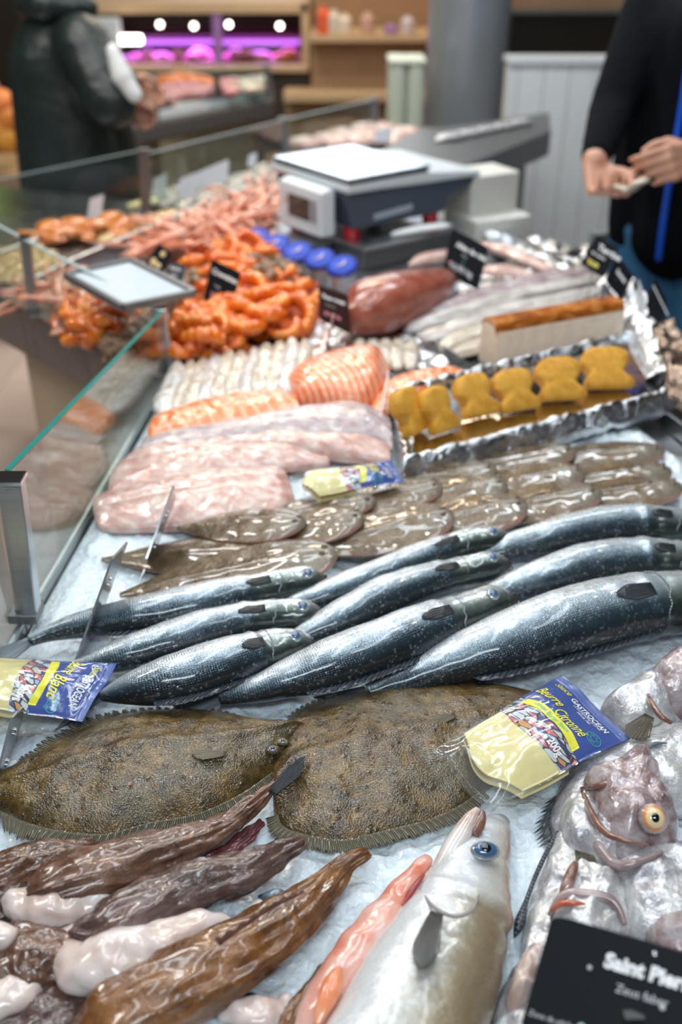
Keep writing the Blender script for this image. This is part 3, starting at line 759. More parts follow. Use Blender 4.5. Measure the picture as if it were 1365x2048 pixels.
# pale green bins
for i, (x0, x1, lb) in enumerate(((778, 812, 'pale green bin left of the pair beside the column'), (815, 850, 'pale green bin touching the grey column'))):
    a = Q(x0, 118, 4.45); b = Q(x1+4, 118, 4.45)
    t = empty('storage_bin', ((a.x+b.x)/2, 4.55, 0), lb, 'bin')
    box('bin_body', ((a.x+b.x)/2, 4.55, a.z/2), (b.x-a.x-.006, .2, a.z-.02), simple('pale green plastic', (.50, .56, .47), .5, 0, .05), t, bev=.03)
    box('bin_lid', ((a.x+b.x)/2, 4.545, a.z-.012), (b.x-a.x, .21, .022), simple('pale green lid', (.56, .62, .53), .5, 0, .05), t, bev=.008)
# grey counter arm behind the scale
arm = empty('steel_counter_arm', P(980, 300, .9), 'dark grey steel counter arm reaching back beside the column', 'counter')
A1 = P(830, 262, .97).xy; A2 = P(1100, 224, .97).xy; A3 = P(1103, 262, .97).xy; A4 = P(935, 330, .97).xy; A5 = P(760, 300, .97).xy
prism('arm_top', [tuple(q) for q in (A5, A4, A3, A2, A1)], .888, .97, simple('grey counter top', (.13, .14, .15), .4, .4), arm, bev=.006)
prism('arm_base', [tuple(q) for q in (Vector((.56, 4.05)), Vector((.46, 3.05)), A3+Vector((-.08, .08)), A2+Vector((-.08, -.05)))], 0, .888, simple('black base', (.012, .012, .013), .5), arm)
pa = P(1045, 330, .86)
box('side_panel', (.80, 2.98, .62), (.11, .03, .36), simple('grey green panel', (.20, .24, .23), .5), arm, rot=.3)
for i in range(5):
    p = P(900+i*34, 274-i*7, .98)
    o = loft('flat_fish', [(p.x-.05, p.y-.04, .975, .004, .003), (p.x-.02, p.y-.01, .982, .025, .010), (p.x+.03, p.y+.02, .982, .028, .011), (p.x+.06, p.y+.04, .976, .004, .003)], M_dory, None, 14, 12)
    tag(o, 'small grey fish lying on the dark counter arm beside the column', 'fish', 'small fish on the counter arm')

# second stall across the aisle
st = empty('market_stall', (-.7, 4.9, 0), 'second fish stall with dark rim behind the green coat', 'stall')
S1 = P(262, 250, .84).xy; S2 = P(548, 197, .84).xy; S3 = P(545, 160, .84).xy; S4 = P(230, 195, .84).xy
prism('rim', [tuple(S1), tuple(S2), tuple(S3), tuple(S4)], .75, .84, simple('dark grey rim', (.10, .095, .095), .45, .2), st, bev=.02)
prism('stall_ice', [tuple(S1+Vector((.02, .04))), tuple(S2+Vector((-.04, .03))), tuple(S3+Vector((-.03, -.02))), tuple(S4+Vector((.04, 0)))], .84, .87, M_ice, st)
prism('stall_base', [tuple(S1+Vector((.10, .10))), tuple(S2+Vector((-.12, .12))), tuple(S3+Vector((-.1, -.05))), tuple(S4+Vector((.1, -.05)))], 0, .75, M_olive_board, st)
for x, y, ty in ((310, 238, 150), (435, 212, 140), (537, 195, 130)):
    p = P(x, y, .84); q = Q(x-2, ty, p.y)
    bar('stall_post', (p.x, p.y, .80), (q.x, q.y, q.z), .03, .02, M_dsteel, st)
q1 = P(310, 238, .84); q2 = P(537, 195, .84)
pane('stall_glass', q1.xy, q2.xy, .84, Q(310, 152, q1.y).z, .84, Q(537, 132, q2.y).z, 'glass screen along the second stall')
def rnd_blobs(name, pts, r, m, label, cat, group, zb, el=1.6):
    for (x, y) in pts:
        p = P(x, y, zb); a = random.uniform(-.6, .6); dx = cos(a)*r*el; dy = sin(a)*r*el
        z = zb+r*.45
        o = loft(name, [(p.x-dx, p.y-dy, z, .003, .002), (p.x-dx*.6, p.y-dy*.6, z, r*.7, r*.4), (p.x, p.y, z, r, r*.5), (p.x+dx*.7, p.y+dy*.7, z, r*.7, r*.35), (p.x+dx, p.y+dy, z, .004, .002)], m, None, 12, 10)
        tag(o, label, cat, group)
rnd_blobs('salmon_piece', [(340, 172), (366, 166), (392, 172), (418, 178)], .055, M_meat_o, 'bright orange fish piece on the second stall behind its glass', 'fish', 'orange pieces on the second stall', .885)
rnd_blobs('pink_fillet', [(268, 222), (290, 216), (324, 210), (345, 200), (370, 196), (395, 196), (385, 184), (415, 190), (330, 190), (455, 178), (448, 192), (360, 184)], .055, M_meat, 'pink fish piece lying on the ice of the second stall', 'fish', 'pink pieces on the second stall', .875)
rnd_blobs('cream_fillet', [(470, 172), (492, 176), (515, 172), (480, 186), (505, 186)], .045, M_cream, 'cream coloured fish piece at the right end of the second stall', 'fish', 'cream pieces on the second stall', .875)

# purple-lit meat display case
Yc = 6.3
dc = empty('display_case', (Q(420, 130, Yc).x, Yc, 0), 'long purple-lit meat display case with timber canopy', 'display case')
def zc(y): return Q(400, y, Yc).z
xl = Q(90, 100, Yc).x; xr = Q(618, 100, Yc).x; xm = (xl+xr)/2; wx = xr-xl
box('case_body', (xm, Yc+.35, zc(140)/2), (wx, .7, zc(140)), M_brown_d, dc)
box('front_ledge', (xm, Yc-.03, zc(134)), (wx, .10, .035), M_wood2, dc, bev=.005)
box('case_back', (xm, Yc+.72, 1.05), (wx, .04, .9), simple('dark brown back', (.09, .06, .045), .5), dc)
box('canopy', (xm, Yc+.35, zc(14)), (wx, .8, .06), M_wood2, dc, bev=.005)
box('shelf', (xm, Yc+.45, zc(86)), (wx, .3, .02), simple('purple grey shelf', (.20, .12, .26), .4), dc)
box('light_tube', (xm+wx*.15, Yc+.20, zc(88)-.012), (wx*.62, .03, .02), M_purple, dc)
box('case_post', (Q(437, 80, Yc).x, Yc-.02, (zc(20)+zc(132))/2), (.05, .04, zc(20)-zc(132)), simple('violet post', (.30, .16, .42), .4), dc)
box('case_end', (Q(612, 80, Yc).x, Yc+.3, (zc(5)+zc(132))/2), (.04, .7, zc(5)-zc(132)), M_wood2, dc)
pane('case_glass', (xl, Yc-.02), (xr, Yc-.02), zc(130), zc(84), zc(130), zc(84), 'low front glass of the purple-lit case')
lp = bpy.data.lights.new('case_purple_light', 'AREA'); lp.energy = 5; lp.color = (.62, .15, 1); lp.shape = 'RECTANGLE'; lp.size = wx*.7; lp.size_y = .08
lo = bpy.data.objects.new('case_purple_light', lp); COL.objects.link(lo); lo.location = (xm+wx*.1, Yc+.2, zc(88)-.04)
for i, x in enumerate((225, 320, 388, 458, 560)):
    p = Q(x, 52+(i % 2)*-3, Yc)
    t = ball('case_lamp', (p.x, p.y, p.z), 0.015, M_bulb); tag(t, ['leftmost', 'second from the left', 'middle one', 'fourth from the left', 'rightmost'][i]+' of the five small round lit lamps in the meat case', 'lamp', 'round lamps in the meat case')
p = Q(258, 79, Yc-.1); tag(box('light_panel', (p.x, p.y, p.z), (.15, .03, .045), M_bulb, bev=.01), 'bright rectangular lamp just right of the green coat collar', 'lamp')
p = Q(212, 65, Yc-.1); tag(box('pale_box', (p.x, p.y, p.z), (.16, .1, .15), simple('bluish white box', (.55, .62, .70), .4), bev=.01), 'bluish white box beside the green coat collar', 'box')
random.seed(3)
for i in range(34):
    x = 250+i*10.6+random.uniform(-3, 3); y = random.choice((108, 116, 124)); p = Q(x, y, Yc+.12+random.random()*.12); r = random.uniform(.03, .05)
    o = loft('meat_cut', [(p.x-r*1.3, p.y, p.z, .004, .004), (p.x-r*.6, p.y, p.z+.004, r*.8, r*.6), (p.x+r*.5, p.y, p.z+.002, r*.9, r*.6), (p.x+r*1.3, p.y, p.z, .005, .004)], M_meat_o if i in (29, 30, 31) else M_meat, None, 10, 10)
    tag(o, 'cut of meat lying in the purple-lit display case', 'meat', 'meat cuts in the purple-lit case')
# timber kiosk right of the case
kx0 = Q(622, 80, 6.2).x; kx1 = Q(1000, 80, 6.2).x; kz = lambda y: Q(700, y, 6.2).z
kk = empty('timber_kiosk', ((kx0+kx1)/2, 6.4, 0), 'light timber kiosk front with shelf, between meat case and column', 'kiosk')
box('kiosk_front', ((kx0+kx1)/2, 6.5, kz(78)/2), (kx1-kx0, .6, kz(78)), M_wood, kk)
box('kiosk_shelf', ((kx0+kx1)/2, 6.3, kz(72)), (kx1-kx0, .5, .03), M_wood2, kk)
box('lower_ledge', ((kx0+kx1)/2, 6.1, kz(183)), (kx1-kx0+.3, .25, .04), M_wood2, kk)
box('lower_front', ((kx0+kx1)/2, 6.22, kz(183)/2), (kx1-kx0+.3, .1, kz(183)), M_wood2, kk)
box('kiosk_back', ((kx0+kx1)/2, 6.85, 1.0), (kx1-kx0, .04, 1.6), M_wood, kk)
for x, c, hh, lb in ((648, (.7, .12, .05), .14, 'red-capped bottle at the left end of the timber kiosk shelf'), (668, (.6, .58, .52), .12, 'cream jar beside the red-capped bottle on the kiosk'), (690, (.70, .62, .52), .10, 'pale round tub on the kiosk shelf'), (735, (.55, .36, .30), .11, 'pinkish box on the kiosk shelf'), (782, (.35, .20, .45), .05, 'low purple packet on the kiosk shelf'), (815, (.6, .55, .62), .09, 'lilac tub on the kiosk shelf near the column')):
    p = Q(x, 70, 6.15); t = lathe('kiosk_jar', (p.x, p.y, kz(72)+.016), [(.035, 0), (.04, .01), (.04, hh*.75), (.022, hh*.85), (.02, hh), (.012, hh)], simple(lb[:12], c, .4), None, 16)
    tag(t, lb, 'jar')
# low partition and far counters left
box('left_display', (-3.4, 5.6, .45), (1.6, .7, .9), M_brown_d); tag(bpy.data.objects['left_display'], 'dark brown counter at the far left behind the green coat', 'counter')
for i, (x, y) in enumerate(((2, 208), (14, 232), (0, 258), (12, 275))):
    p = Q(x, y, 4.3); tag(ball('orange_fruit', p, .06, simple('fruit', (.70, .20+.04*i, .04), .5)), ['topmost', 'second from the top', 'third from the top', 'lowest'][i]+' orange fruit in the pile at the far left frame edge', 'fruit', 'orange fruit at the left edge')
box('fruit_stand', (Q(0, 300, 4.4).x-.1, 4.4, .35), (.5, .4, .70), M_wood); tag(bpy.data.objects['fruit_stand'], 'brown stand under the orange fruit at the left edge', 'stand')
bc = empty('low_barrier', (.1, 5.2, 0), 'beige barrier with pale top rail behind the far glass screen', 'barrier')
a = P(560, 190, .60); b = P(775, 187, .60)
prism('barrier_panel', [(a.x, 5.35), (b.x+.3, 5.35), (b.x+.3, 5.43), (a.x, 5.43)], 0, .50, M_olive_board, bc)
prism('barrier_rail', [(a.x, 5.33), (b.x+.3, 5.33), (b.x+.3, 5.45), (a.x, 5.45)], .50, .53, M_wood2, bc)

# ------------------------------------------------------------------ people
def hand_limbs(wr, D, A, curl, spread=1.0, thumb=1):
    wr = Vector(wr); D = Vector(D).normalized(); A = Vector(A); A = (A-D*A.dot(D)).normalized(); N = D.cross(A); L = []
    ln = [.040, .044, .041, .033]; rr = [.0088, .009, .0086, .0078]
    for i in range(4):
        b = wr+A*(i-1.5)*.010*1; k = wr+D*(.085-.004*abs(i-1.2))+A*(i-1.5)*.0205*spread
        L.append((b, .014, k, .0115)); p = k; ang = curl[i] if isinstance(curl, (list, tuple)) else curl
        d = D; a_ = 0
        for s, f in enumerate((1.0, .62, .5)):
            a_ += ang*(1 if s == 0 else .8); d = (D*cos(a_)-N*sin(a_)).normalized(); e = p+d*ln[i]*f
            L.append((p, rr[i]*(1-.08*s), e, rr[i]*(1-.08*(s+1)))); p = e
    tb = wr+D*.025-A*.022*thumb; t1 = tb+(D*.6-A*.55*thumb-N*.5).normalized()*.042; t2 = t1+(D*.9-A*.05*thumb-N*.5).normalized()*.032; t3 = t2+(D*.9+A*.3*thumb-N*.35).normalized()*.026
    L += [(wr+D*.01, .016, tb, .014), (tb, .013, t1, .0115), (t1, .0105, t2, .0095), (t2, .0095, t3, .008)]
    return L
def head_limbs(c, f):
    """c head centre, f facing unit"""
    s = Vector((f.y, -f.x, 0)); Z = Vector((0, 0, 1))
    return [(c+Z*.02-f*.02, .088, c+Z*.03+f*.01, .086), (c-Z*.05+f*.03, .062, c-Z*.085+f*.055, .038), (c+f*.085+Z*.0, .012, c+f*.108-Z*.022, .015),
            (c+f*.085-Z*.055, .014, c+f*.088-Z*.06, .014), (c+s*.085, .012, c+s*.09-Z*.03, .010), (c-s*.085, .012, c-s*.09-Z*.03, .010),
            (c-Z*.08-f*.015, .055, c-Z*.17-f*.03, .058)]
def face_parts(root, c, f):
    s = Vector((f.y, -f.x, 0)); Z = Vector((0, 0, 1))
    for k in (-1, 1):
        e = ball('eye', c+f*.083+s*k*.032+Z*.012, .012, M_ring, root); ball('iris', c+f*.0935+s*k*.032+Z*.012, .005, M_pupil, root)
    organic('hair', [(c+Z*.045-f*.03, .092, c+Z*.055+f*.005, .086), (c+Z*.0-f*.055, .075, c-Z*.05-f*.055, .06)], .012, M_hair, root)
    tube('lips', [c+f*.098+s*.022-Z*.055, c+f*.104-Z*.053, c+f*.098-s*.022-Z*.055], .005, simple('lips', (.42, .16, .13), .4), root)

# vendor in black jacket
vc = Vector((.885, 2.56, 0)); vf = Vector((-.62, -.78, 0)); vs_ = Vector((.78, -.62, 0))
ven = empty('person', vc, 'person in a black jacket with a bright blue zip, holding a pale scrap', 'person')
def V3(v, z): return Vector((v.x, v.y, z))
shR = V3(vc-vs_*.18, 1.42); shL = V3(vc+vs_*.18, 1.42)
elR = Q(1222, 225, 2.50); wrR = Q(1190, 322, 2.30); elL = Vector((1.06, 2.26, 1.16)); wrL = Q(1395, 312, 2.24)
hD1 = (Q(1216, 405, 2.22)-wrR).normalized(); hD2 = (Q(1300, 338, 2.16)-wrL).normalized()
hc = V3(vc+vf*.04, 1.66)
hl1 = hand_limbs(wrR, hD1, Vector((-.8, -.5, -.3)), [.7, .85, .95, 1.0], 1, 1)
hl2 = hand_limbs(wrL, hD2, Vector((.1, -.4, -.9)), [.6, .8, .9, 1.0], 1, 1)
bodyl = head_limbs(hc, vf)+[(V3(vc, 1.40), .09, V3(vc, 1.0), .11), (V3(vc, 1.0), .11, V3(vc, .92), .11), (shR, .05, elR, .042), (elR, .042, wrR, .028), (shL, .05, elL, .042), (elL, .042, wrL, .028), (shR, .05, V3(vc, 1.38), .07), (shL, .05, V3(vc, 1.38), .07)]
for s in (-1, 1):
    hp = V3(vc+vs_*.09*s, .90); bodyl += [(hp, .08, V3(vc+vs_*.10*s, .48), .052), (V3(vc+vs_*.10*s, .48), .05, V3(vc+vs_*.11*s, .07), .035), (V3(vc+vs_*.11*s, .05), .035, V3(vc+vs_*.11*s+vf*.16, .035), .03)]
organic('body', bodyl+hl1+hl2, .0055, M_skin, ven, 3)
face_parts(ven, hc, vf)
jk = organic('jacket', [(V3(vc-vs_*.10, 1.33), .13, V3(vc-vs_*.085, .92), .125), (V3(vc+vs_*.10, 1.33), .13, V3(vc+vs_*.085, .92), .125), (V3(vc+vf*.03, 1.35), .13, V3(vc+vf*.04, .93), .13),
    (shR-Vector((0, 0, .01)), .074, elR, .054), (elR, .054, wrR-(wrR-elR).normalized()*.02, .036), (shL, .078, elL, .064), (elL, .064, wrL-(wrL-elL).normalized()*.02, .043), (V3(vc, 1.45), .075, V3(vc, 1.52), .065)], .011, M_jacket, ven, 8)
zp = [V3(vc+vf*(.165), .88), V3(vc+vf*.176, 1.0), V3(vc+vf*.176, 1.2), V3(vc+vf*.172, 1.36), V3(vc+vf*.11, 1.47)]
tube('zip', zp, .0085, M_zip, ven, 8)
organic('jeans', [(V3(vc-vs_*.06, .93), .135, V3(vc+vs_*.06, .93), .135)]+[(V3(vc+vs_*.09*s, .88), .115, V3(vc+vs_*.10*s, .48), .085) for s in (-1, 1)]+[(V3(vc+vs_*.10*s, .48), .085, V3(vc+vs_*.11*s, .12), .070) for s in (-1, 1)], .014, M_denim, ven, 5)
for s in (-1, 1):
    p = V3(vc+vs_*.11*s, .05); organic('shoe', [(p-vf*.03, .045, p+vf*.16, .042), (p-vf*.02+Vector((0, 0, .03)), .048, p+vf*.03, .045)], .01, M_black, ven, 4)
a = Q(1236, 372, 2.18); b = Q(1292, 362, 2.15)
o = loft('fish_scrap', [(a.x-.01, a.y, a.z, .006, .003), (a.x+.015, a.y-.005, a.z-.004, .018, .007), ((a.x+b.x)/2, a.y-.01, a.z-.006, .022, .008), (b.x-.008, b.y, b.z, .020, .008), (b.x+.008, b.y, b.z+.002, .005, .003)], M_cream, None, 24, 14)
tag(o, 'pale scrap of fish held between the vendor\'s hands', 'fish scrap')

# customer in green coat
pc = Vector((Q(140, 250, 3.3).x, 3.35, 0)); pf = Vector((.80, .60, 0)).normalized(); ps = Vector((pf.y, -pf.x, 0))
cus = empty('person', pc, 'standing customer in a dark green coat, seen from the side with folded arms', 'person')
czs = 1.27
neck = Q(150, -10, 3.33); hcc = Vector((pc.x+.04, 3.36, 1.56))
sA = V3(pc+ps*.14, 1.28); eA = Q(222, 205, 3.14); wA = Q(247, 168, 3.24)
sB = V3(pc-ps*.14, 1.28); eB = V3(pc-ps*.15+pf*.10, .98); wB = Q(250, 178, 3.36)
L = head_limbs(hcc, pf)+[(V3(pc, 1.32), .08, V3(pc, .85), .12), (sA, .05, eA, .042), (eA, .042, wA, .03), (sB, .05, eB, .042), (eB, .042, wB, .03), (sA, .05, sB, .05)]
for s in (-1, 1):
    L += [(V3(pc+ps*.09*s, .85), .085, V3(pc+ps*.09*s, .45), .055), (V3(pc+ps*.09*s, .45), .055, V3(pc+ps*.10*s, .07), .038), (V3(pc+ps*.10*s, .05), .035, V3(pc+ps*.10*s+pf*.16, .035), .03)]
organic('body', L+hand_limbs(wA, (.25, .5, -.25), (0, .3, -.8), .8)+hand_limbs(wB, (.2, .2, -.4), (0, .3, -.8), .8), .0065, M_skin, cus, 3)
face_parts(cus, hcc, pf)
organic('coat', [(V3(pc-pf*.02, 1.22), .145, V3(pc-pf*.01, .86), .165), (V3(pc-pf*.05, 1.20), .13, V3(pc-pf*.07, .86), .13), (V3(pc+pf*.06, 1.10), .12, V3(pc+pf*.09, .84), .125), (V3(pc+pf*.02, .86), .165, V3(pc+pf*.03, .70), .175),
    (sA, .088, eA, .078), (eA, .076, wA, .052), (sB, .085, eB, .075), (eB, .07, wB, .05), (sA, .08, sB, .08), (V3(pc, 1.34), .085, V3(pc+pf*.02, 1.42), .078)], .013, M_coat, cus, 7)
organic('hood', [(V3(pc-pf*.07-ps*.05, 1.38), .05, V3(pc-pf*.07+ps*.06, 1.38), .05), (V3(pc-pf*.07+ps*.06, 1.38), .05, V3(pc+pf*.06+ps*.07, 1.37), .035)], .01, M_coat, cus, 5)
organic('trousers', [(V3(pc+ps*.09*s, .86), .11, V3(pc+ps*.09*s, .45), .09) for s in (-1, 1)]+[(V3(pc+ps*.09*s, .45), .09, V3(pc+ps*.10*s, .1), .075) for s in (-1, 1)], .014, M_trouser, cus, 4)
for s in (-1, 1):
    p = V3(pc+ps*.10*s, .05); organic('shoe', [(p-pf*.03, .045, p+pf*.16, .042), (p-pf*.02+Vector((0, 0, .03)), .048, p+pf*.03, .045)], .01, M_black, cus, 4)
p = Q(244, 152, 3.10); o = organic('paper_bag', [(p, .032, p+Vector((-.02, 0, .07)), .018), (p, .028, p+Vector((.03, 0, -.05)), .024)], .008, M_paper, None, 3); tag(o, 'crumpled white paper bag held at the green coat sleeve', 'bag')

# passer-by in hi-vis at left edge
hv = Vector((Q(-100, 90, 5.2).x, 5.2, 0)); hvp = empty('person', hv, 'passer-by in a fluorescent yellow vest at the far left edge', 'person'); hf = Vector((1, 0, 0)); hs = Vector((0, -1, 0))
L = head_limbs(V3(hv, 1.62), hf)+[(V3(hv, 1.36), .10, V3(hv, .9), .12)]
for s in (-1, 1):
    L += [(V3(hv+hs*.18*s, 1.38), .05, V3(hv+hs*.22*s, 1.1), .04), (V3(hv+hs*.22*s, 1.1), .04, V3(hv+hs*.2*s+hf*.1, .88), .03), (V3(hv+hs*.09*s, .9), .085, V3(hv+hs*.1*s, .07), .04), (V3(hv+hs*.18*s, 1.38), .05, V3(hv, 1.34), .07)]
    L += hand_limbs(V3(hv+hs*.2*s+hf*.1, .88), (.2, 0, -1), (1, 0, 0), .3)
organic('body', L, .008, M_skin, hvp, 3); face_parts(hvp, V3(hv, 1.62), hf)
organic('vest', [(V3(hv-hs*.08, 1.32), .13, V3(hv-hs*.08, .85), .13), (V3(hv+hs*.08, 1.32), .13, V3(hv+hs*.08, .85), .13)], .015, M_hivis, hvp, 5)
organic('trousers', [(V3(hv+hs*.09*s, .86), .11, V3(hv+hs*.1*s, .08), .075) for s in (-1, 1)], .015, M_trouser, hvp, 4)

def fan(name, b0, b1, m_, parent, w0=.006, w1=.02, z0=.03, z1=.03, **k):
    A = P(b0[0], b0[1], ZI+z0); B = P(b1[0], b1[1], ZI+z1); D = B-A; L_ = D.length; Dn = D.normalized(); S = Dn.cross(Vector((0, 0, 1))).normalized()
    bb = []; tt = []
    for i in range(11):
        s_ = (i-5)/5; bb.append(A+S*(s_*w0)); tt.append(A+Dn*(L_*(1-.38*abs(s_)**2.2))+S*(s_*w1)+Vector((0, 0, .001*cos(s_*3))))
    return fin(name, bb, tt, m_, parent, 44, 8, **k)
# ------------------------------------------------------------------ sea bass
def side_dir(st, i0, i1):
    T = (Vector(st[i1][:3])-Vector(st[i0][:3])).normalized(); S = T.cross(Vector((0, 0, 1))).normalized(); return T, S
def sea_bass(spec, label, zl=0.0, hz=.86, tail=True, dorsal=True, pelvic=None, pect=True):
    spec = [(q[0], q[1], q[2]*(1.18 if i_ < len(spec)-2 else (1.32 if i_ == len(spec)-2 else 1.7))) for i_, q in enumerate(spec)]; st = pxst(spec, ZI+.006+zl, hz)
    base = Vector(st[len(st)//2][:3]); base.z = ZI+.006+zl
    t = empty('sea_bass', base, label, 'fish', 'sea bass in rows on the ice')
    n = 80
    def sec(u, v, fs, fu):
        k = 1.0
        if u > .62: k *= 1+.05*math.exp(-((u-.705)/.014)**2)-.04*math.exp(-((u-.745)/.018)**2)
        if u > .93: k *= 1-.25*((u-.93)/.07)**2
        if u > .90 and fs > .0: fs *= 1-.12*(u-.90)/.1
        return fs*k, fu*k
    def disp(u, v, p): return .0012*noise.noise(p*40)+(.0008*noise.noise(p*150) if u > .78 else 0)
    b = loft('body', st, M_bass, t, n, 40, sec, disp)
    R = cat_i([tuple(s) for s in st], 101)
    def at(u, a, k=1.0):
        i = min(100, max(0, int(u*100))); r = R[i]; i2 = min(100, i+1); i1 = max(0, i-1)
        T = (Vector(R[i2][:3])-Vector(R[i1][:3])).normalized(); S = T.cross(Vector((0, 0, 1))).normalized(); U = S.cross(T)
        nrm = S*sin(a)+U*cos(a)
        return Vector(r[:3])+S*(sin(a)*r[3]*k)+U*(cos(a)*r[4]*k), nrm, T, r[3]
    for (u, a) in ((.855, .30),):
        p, nn, T, r = at(u, a, .93); rr = max(.0072, r*.31)
        e = ball('eye', p, (rr*1.05, rr*1.05, rr*.55), M_ring, t, axis=nn)
        ball('pupil', p+nn*rr*.30, (rr*.72, rr*.72, rr*.42), M_eye_blue, e, axis=nn)
    p, nn, T, r = at(.955, .45, .97); ball('nostril', p, (.0022, .0016, .001), M_pupil, t, axis=nn)
    # gill cover ridge
    pts = []
    for k in range(13):
        a = -1.35+k*.22; u = .715+.022*cos((k-6)*.28); q, nn, T, r = at(u, a, 1.015); pts.append(q)
    tube('gill_cover_edge', [q_-Vector((0, 0, .0006)) for q_ in pts], [.0004]+[.0008]*11+[.0004], M_fin_blue, t, 8)
    pts = [at(.965-.03*k/6, 1.3-.02*k, 1.0)[0]+Vector((0, 0, 0)) for k in range(7)]
    tube('mouth', [at(.99, 1.0, .9)[0], at(.965, 1.35, 1.0)[0], at(.935, 1.45, 1.0)[0]], [.0008, .0014, .0008], M_pupil, t, 8)
    if dorsal:
        bb = []; tt = []
        for k in range(12):
            u = .28+.40*k/11; q, nn, T, r = at(u, 1.7, .98); bb.append(q); f = sin(pi*k/11)**.5
            tt.append(q+(nn*.3-T*.9).normalized()*(.016*f+.002)+nn*.004*f)
        fin('dorsal_fin', bb, tt, M_fin_dark, t, 48, 5, freq=16, ridge=.0004, jag=.10)
    if pect:
        bb = []; tt = []
        for k in range(9):
            q, nn, T, r = at(.690, .16+k*.05, 1.0); bb.append(q+nn*.0012); tt.append(at(.690-.085*sin(pi*(k+1.2)/10.4)**.7, .10+k*.062, 1.03)[0]+nn*.0005)
        fin('pectoral_fin', bb, tt, M_fin_dark, t, 20, 5, freq=10, ridge=.0004)
    if tail:
        p0 = Vector(st[0][:3]); T, S = side_dir(st, 1, 0); r0 = max(st[0][3], .008); Lt = .055
        bb = [p0-T*.006+S*(k-3)/3*r0*.8 for k in range(7)]
        tt = [p0+T*(Lt*(1.0-.32*(1-abs(k-3)/3)))+S*((k-3)/3*.024)+Vector((0, 0, -max(0, p0.z-ZI-.010)*.8)) for k in range(7)]
        fin('tail_fin', bb, tt, M_fin_blue, t, 40, 8, th=.0012, freq=22, ridge=.0006)
    if pelvic:
        fin('pelvic_fin', [P(x, y, ZI+.012+zl) for x, y in pelvic[0]], [P(x, y, ZI+.008+zl) for x, y in pelvic[1]], M_fin_blue, t, 24, 5, freq=12)
    return t
# right group (their heads lie towards the right frame edge)
sea_bass([(935, 1126, 26), (1000, 1103, 50), (1100, 1076, 68), (1204, 1052, 74), (1280, 1046, 74), (1345, 1050, 68), (1400, 1056, 50), (1432, 1062, 22)],
         'sea bass at the right, farthest of the three whose heads touch the right frame edge')
sea_bass([(925, 1222, 28), (990, 1192, 52), (1080, 1160, 74), (1178, 1130, 84), (1280, 1117, 82), (1350, 1120, 76), (1410, 1126, 56), (1446, 1131, 24)],
         'sea bass at the right, middle one of the three cut by the right frame edge')
sea_bass([(735, 1384, 32), (800, 1362, 50), (900, 1326, 84), (1010, 1288, 116), (1126, 1250, 132), (1230, 1222, 130), (1330, 1206, 120), (1420, 1200, 92), (1480, 1200, 34)],
         'largest sea bass, nearest on the right, with bright silvery scales', pelvic=([(1010, 1338), (1040, 1332)], [(935, 1352), (1000, 1348)]))
# middle group
sea_bass([(545, 1232, 22), (600, 1206, 40), (665, 1183, 54), (768, 1148, 64), (845, 1116, 60), (921, 1090, 56), (980, 1080, 48), (1018, 1078, 22)],
         'sea bass in the middle row, farthest of its three, snout beside the flat fish', .008)
sea_bass([(560, 1290, 24), (620, 1265, 46), (690, 1232, 68), (770, 1192, 74), (845, 1163, 66), (921, 1144, 56), (980, 1132, 50), (1016, 1131, 24)],
         'sea bass in the middle row with a pale snout, between two others', .008)
sea_bass([(440, 1396, 26), (500, 1382, 46), (580, 1356, 74), (665, 1327, 96), (768, 1290, 100), (845, 1258, 94), (925, 1230, 78), (985, 1208, 64), (1024, 1202, 28)],
         'large sea bass in the middle row with a reddish snout, nearest of its three', .012)
# left group
sea_bass([(60, 1282, 24), (110, 1262, 36), (190, 1245, 56), (300, 1226, 74), (420, 1202, 78), (500, 1184, 66), (570, 1170, 62), (620, 1164, 52), (648, 1164, 24)],
         'sea bass at the left, farthest of its three, with its tail fin near the glass', .010)
sea_bass([(125, 1338, 20), (175, 1330, 36), (246, 1309, 62), (330, 1284, 74), (410, 1260, 76), (487, 1240, 68), (564, 1230, 62), (612, 1230, 52), (642, 1233, 26)],
         'sea bass at the left with a pink snout, between the other two of its row', .010)
sea_bass([(205, 1392, 22), (250, 1380, 54), (310, 1366, 82), (380, 1347, 94), (461, 1322, 92), (530, 1302, 78), (585, 1292, 60), (627, 1289, 26)],
         'dark sea bass at the left, nearest of its three, behind the blue sauce pack', .014)

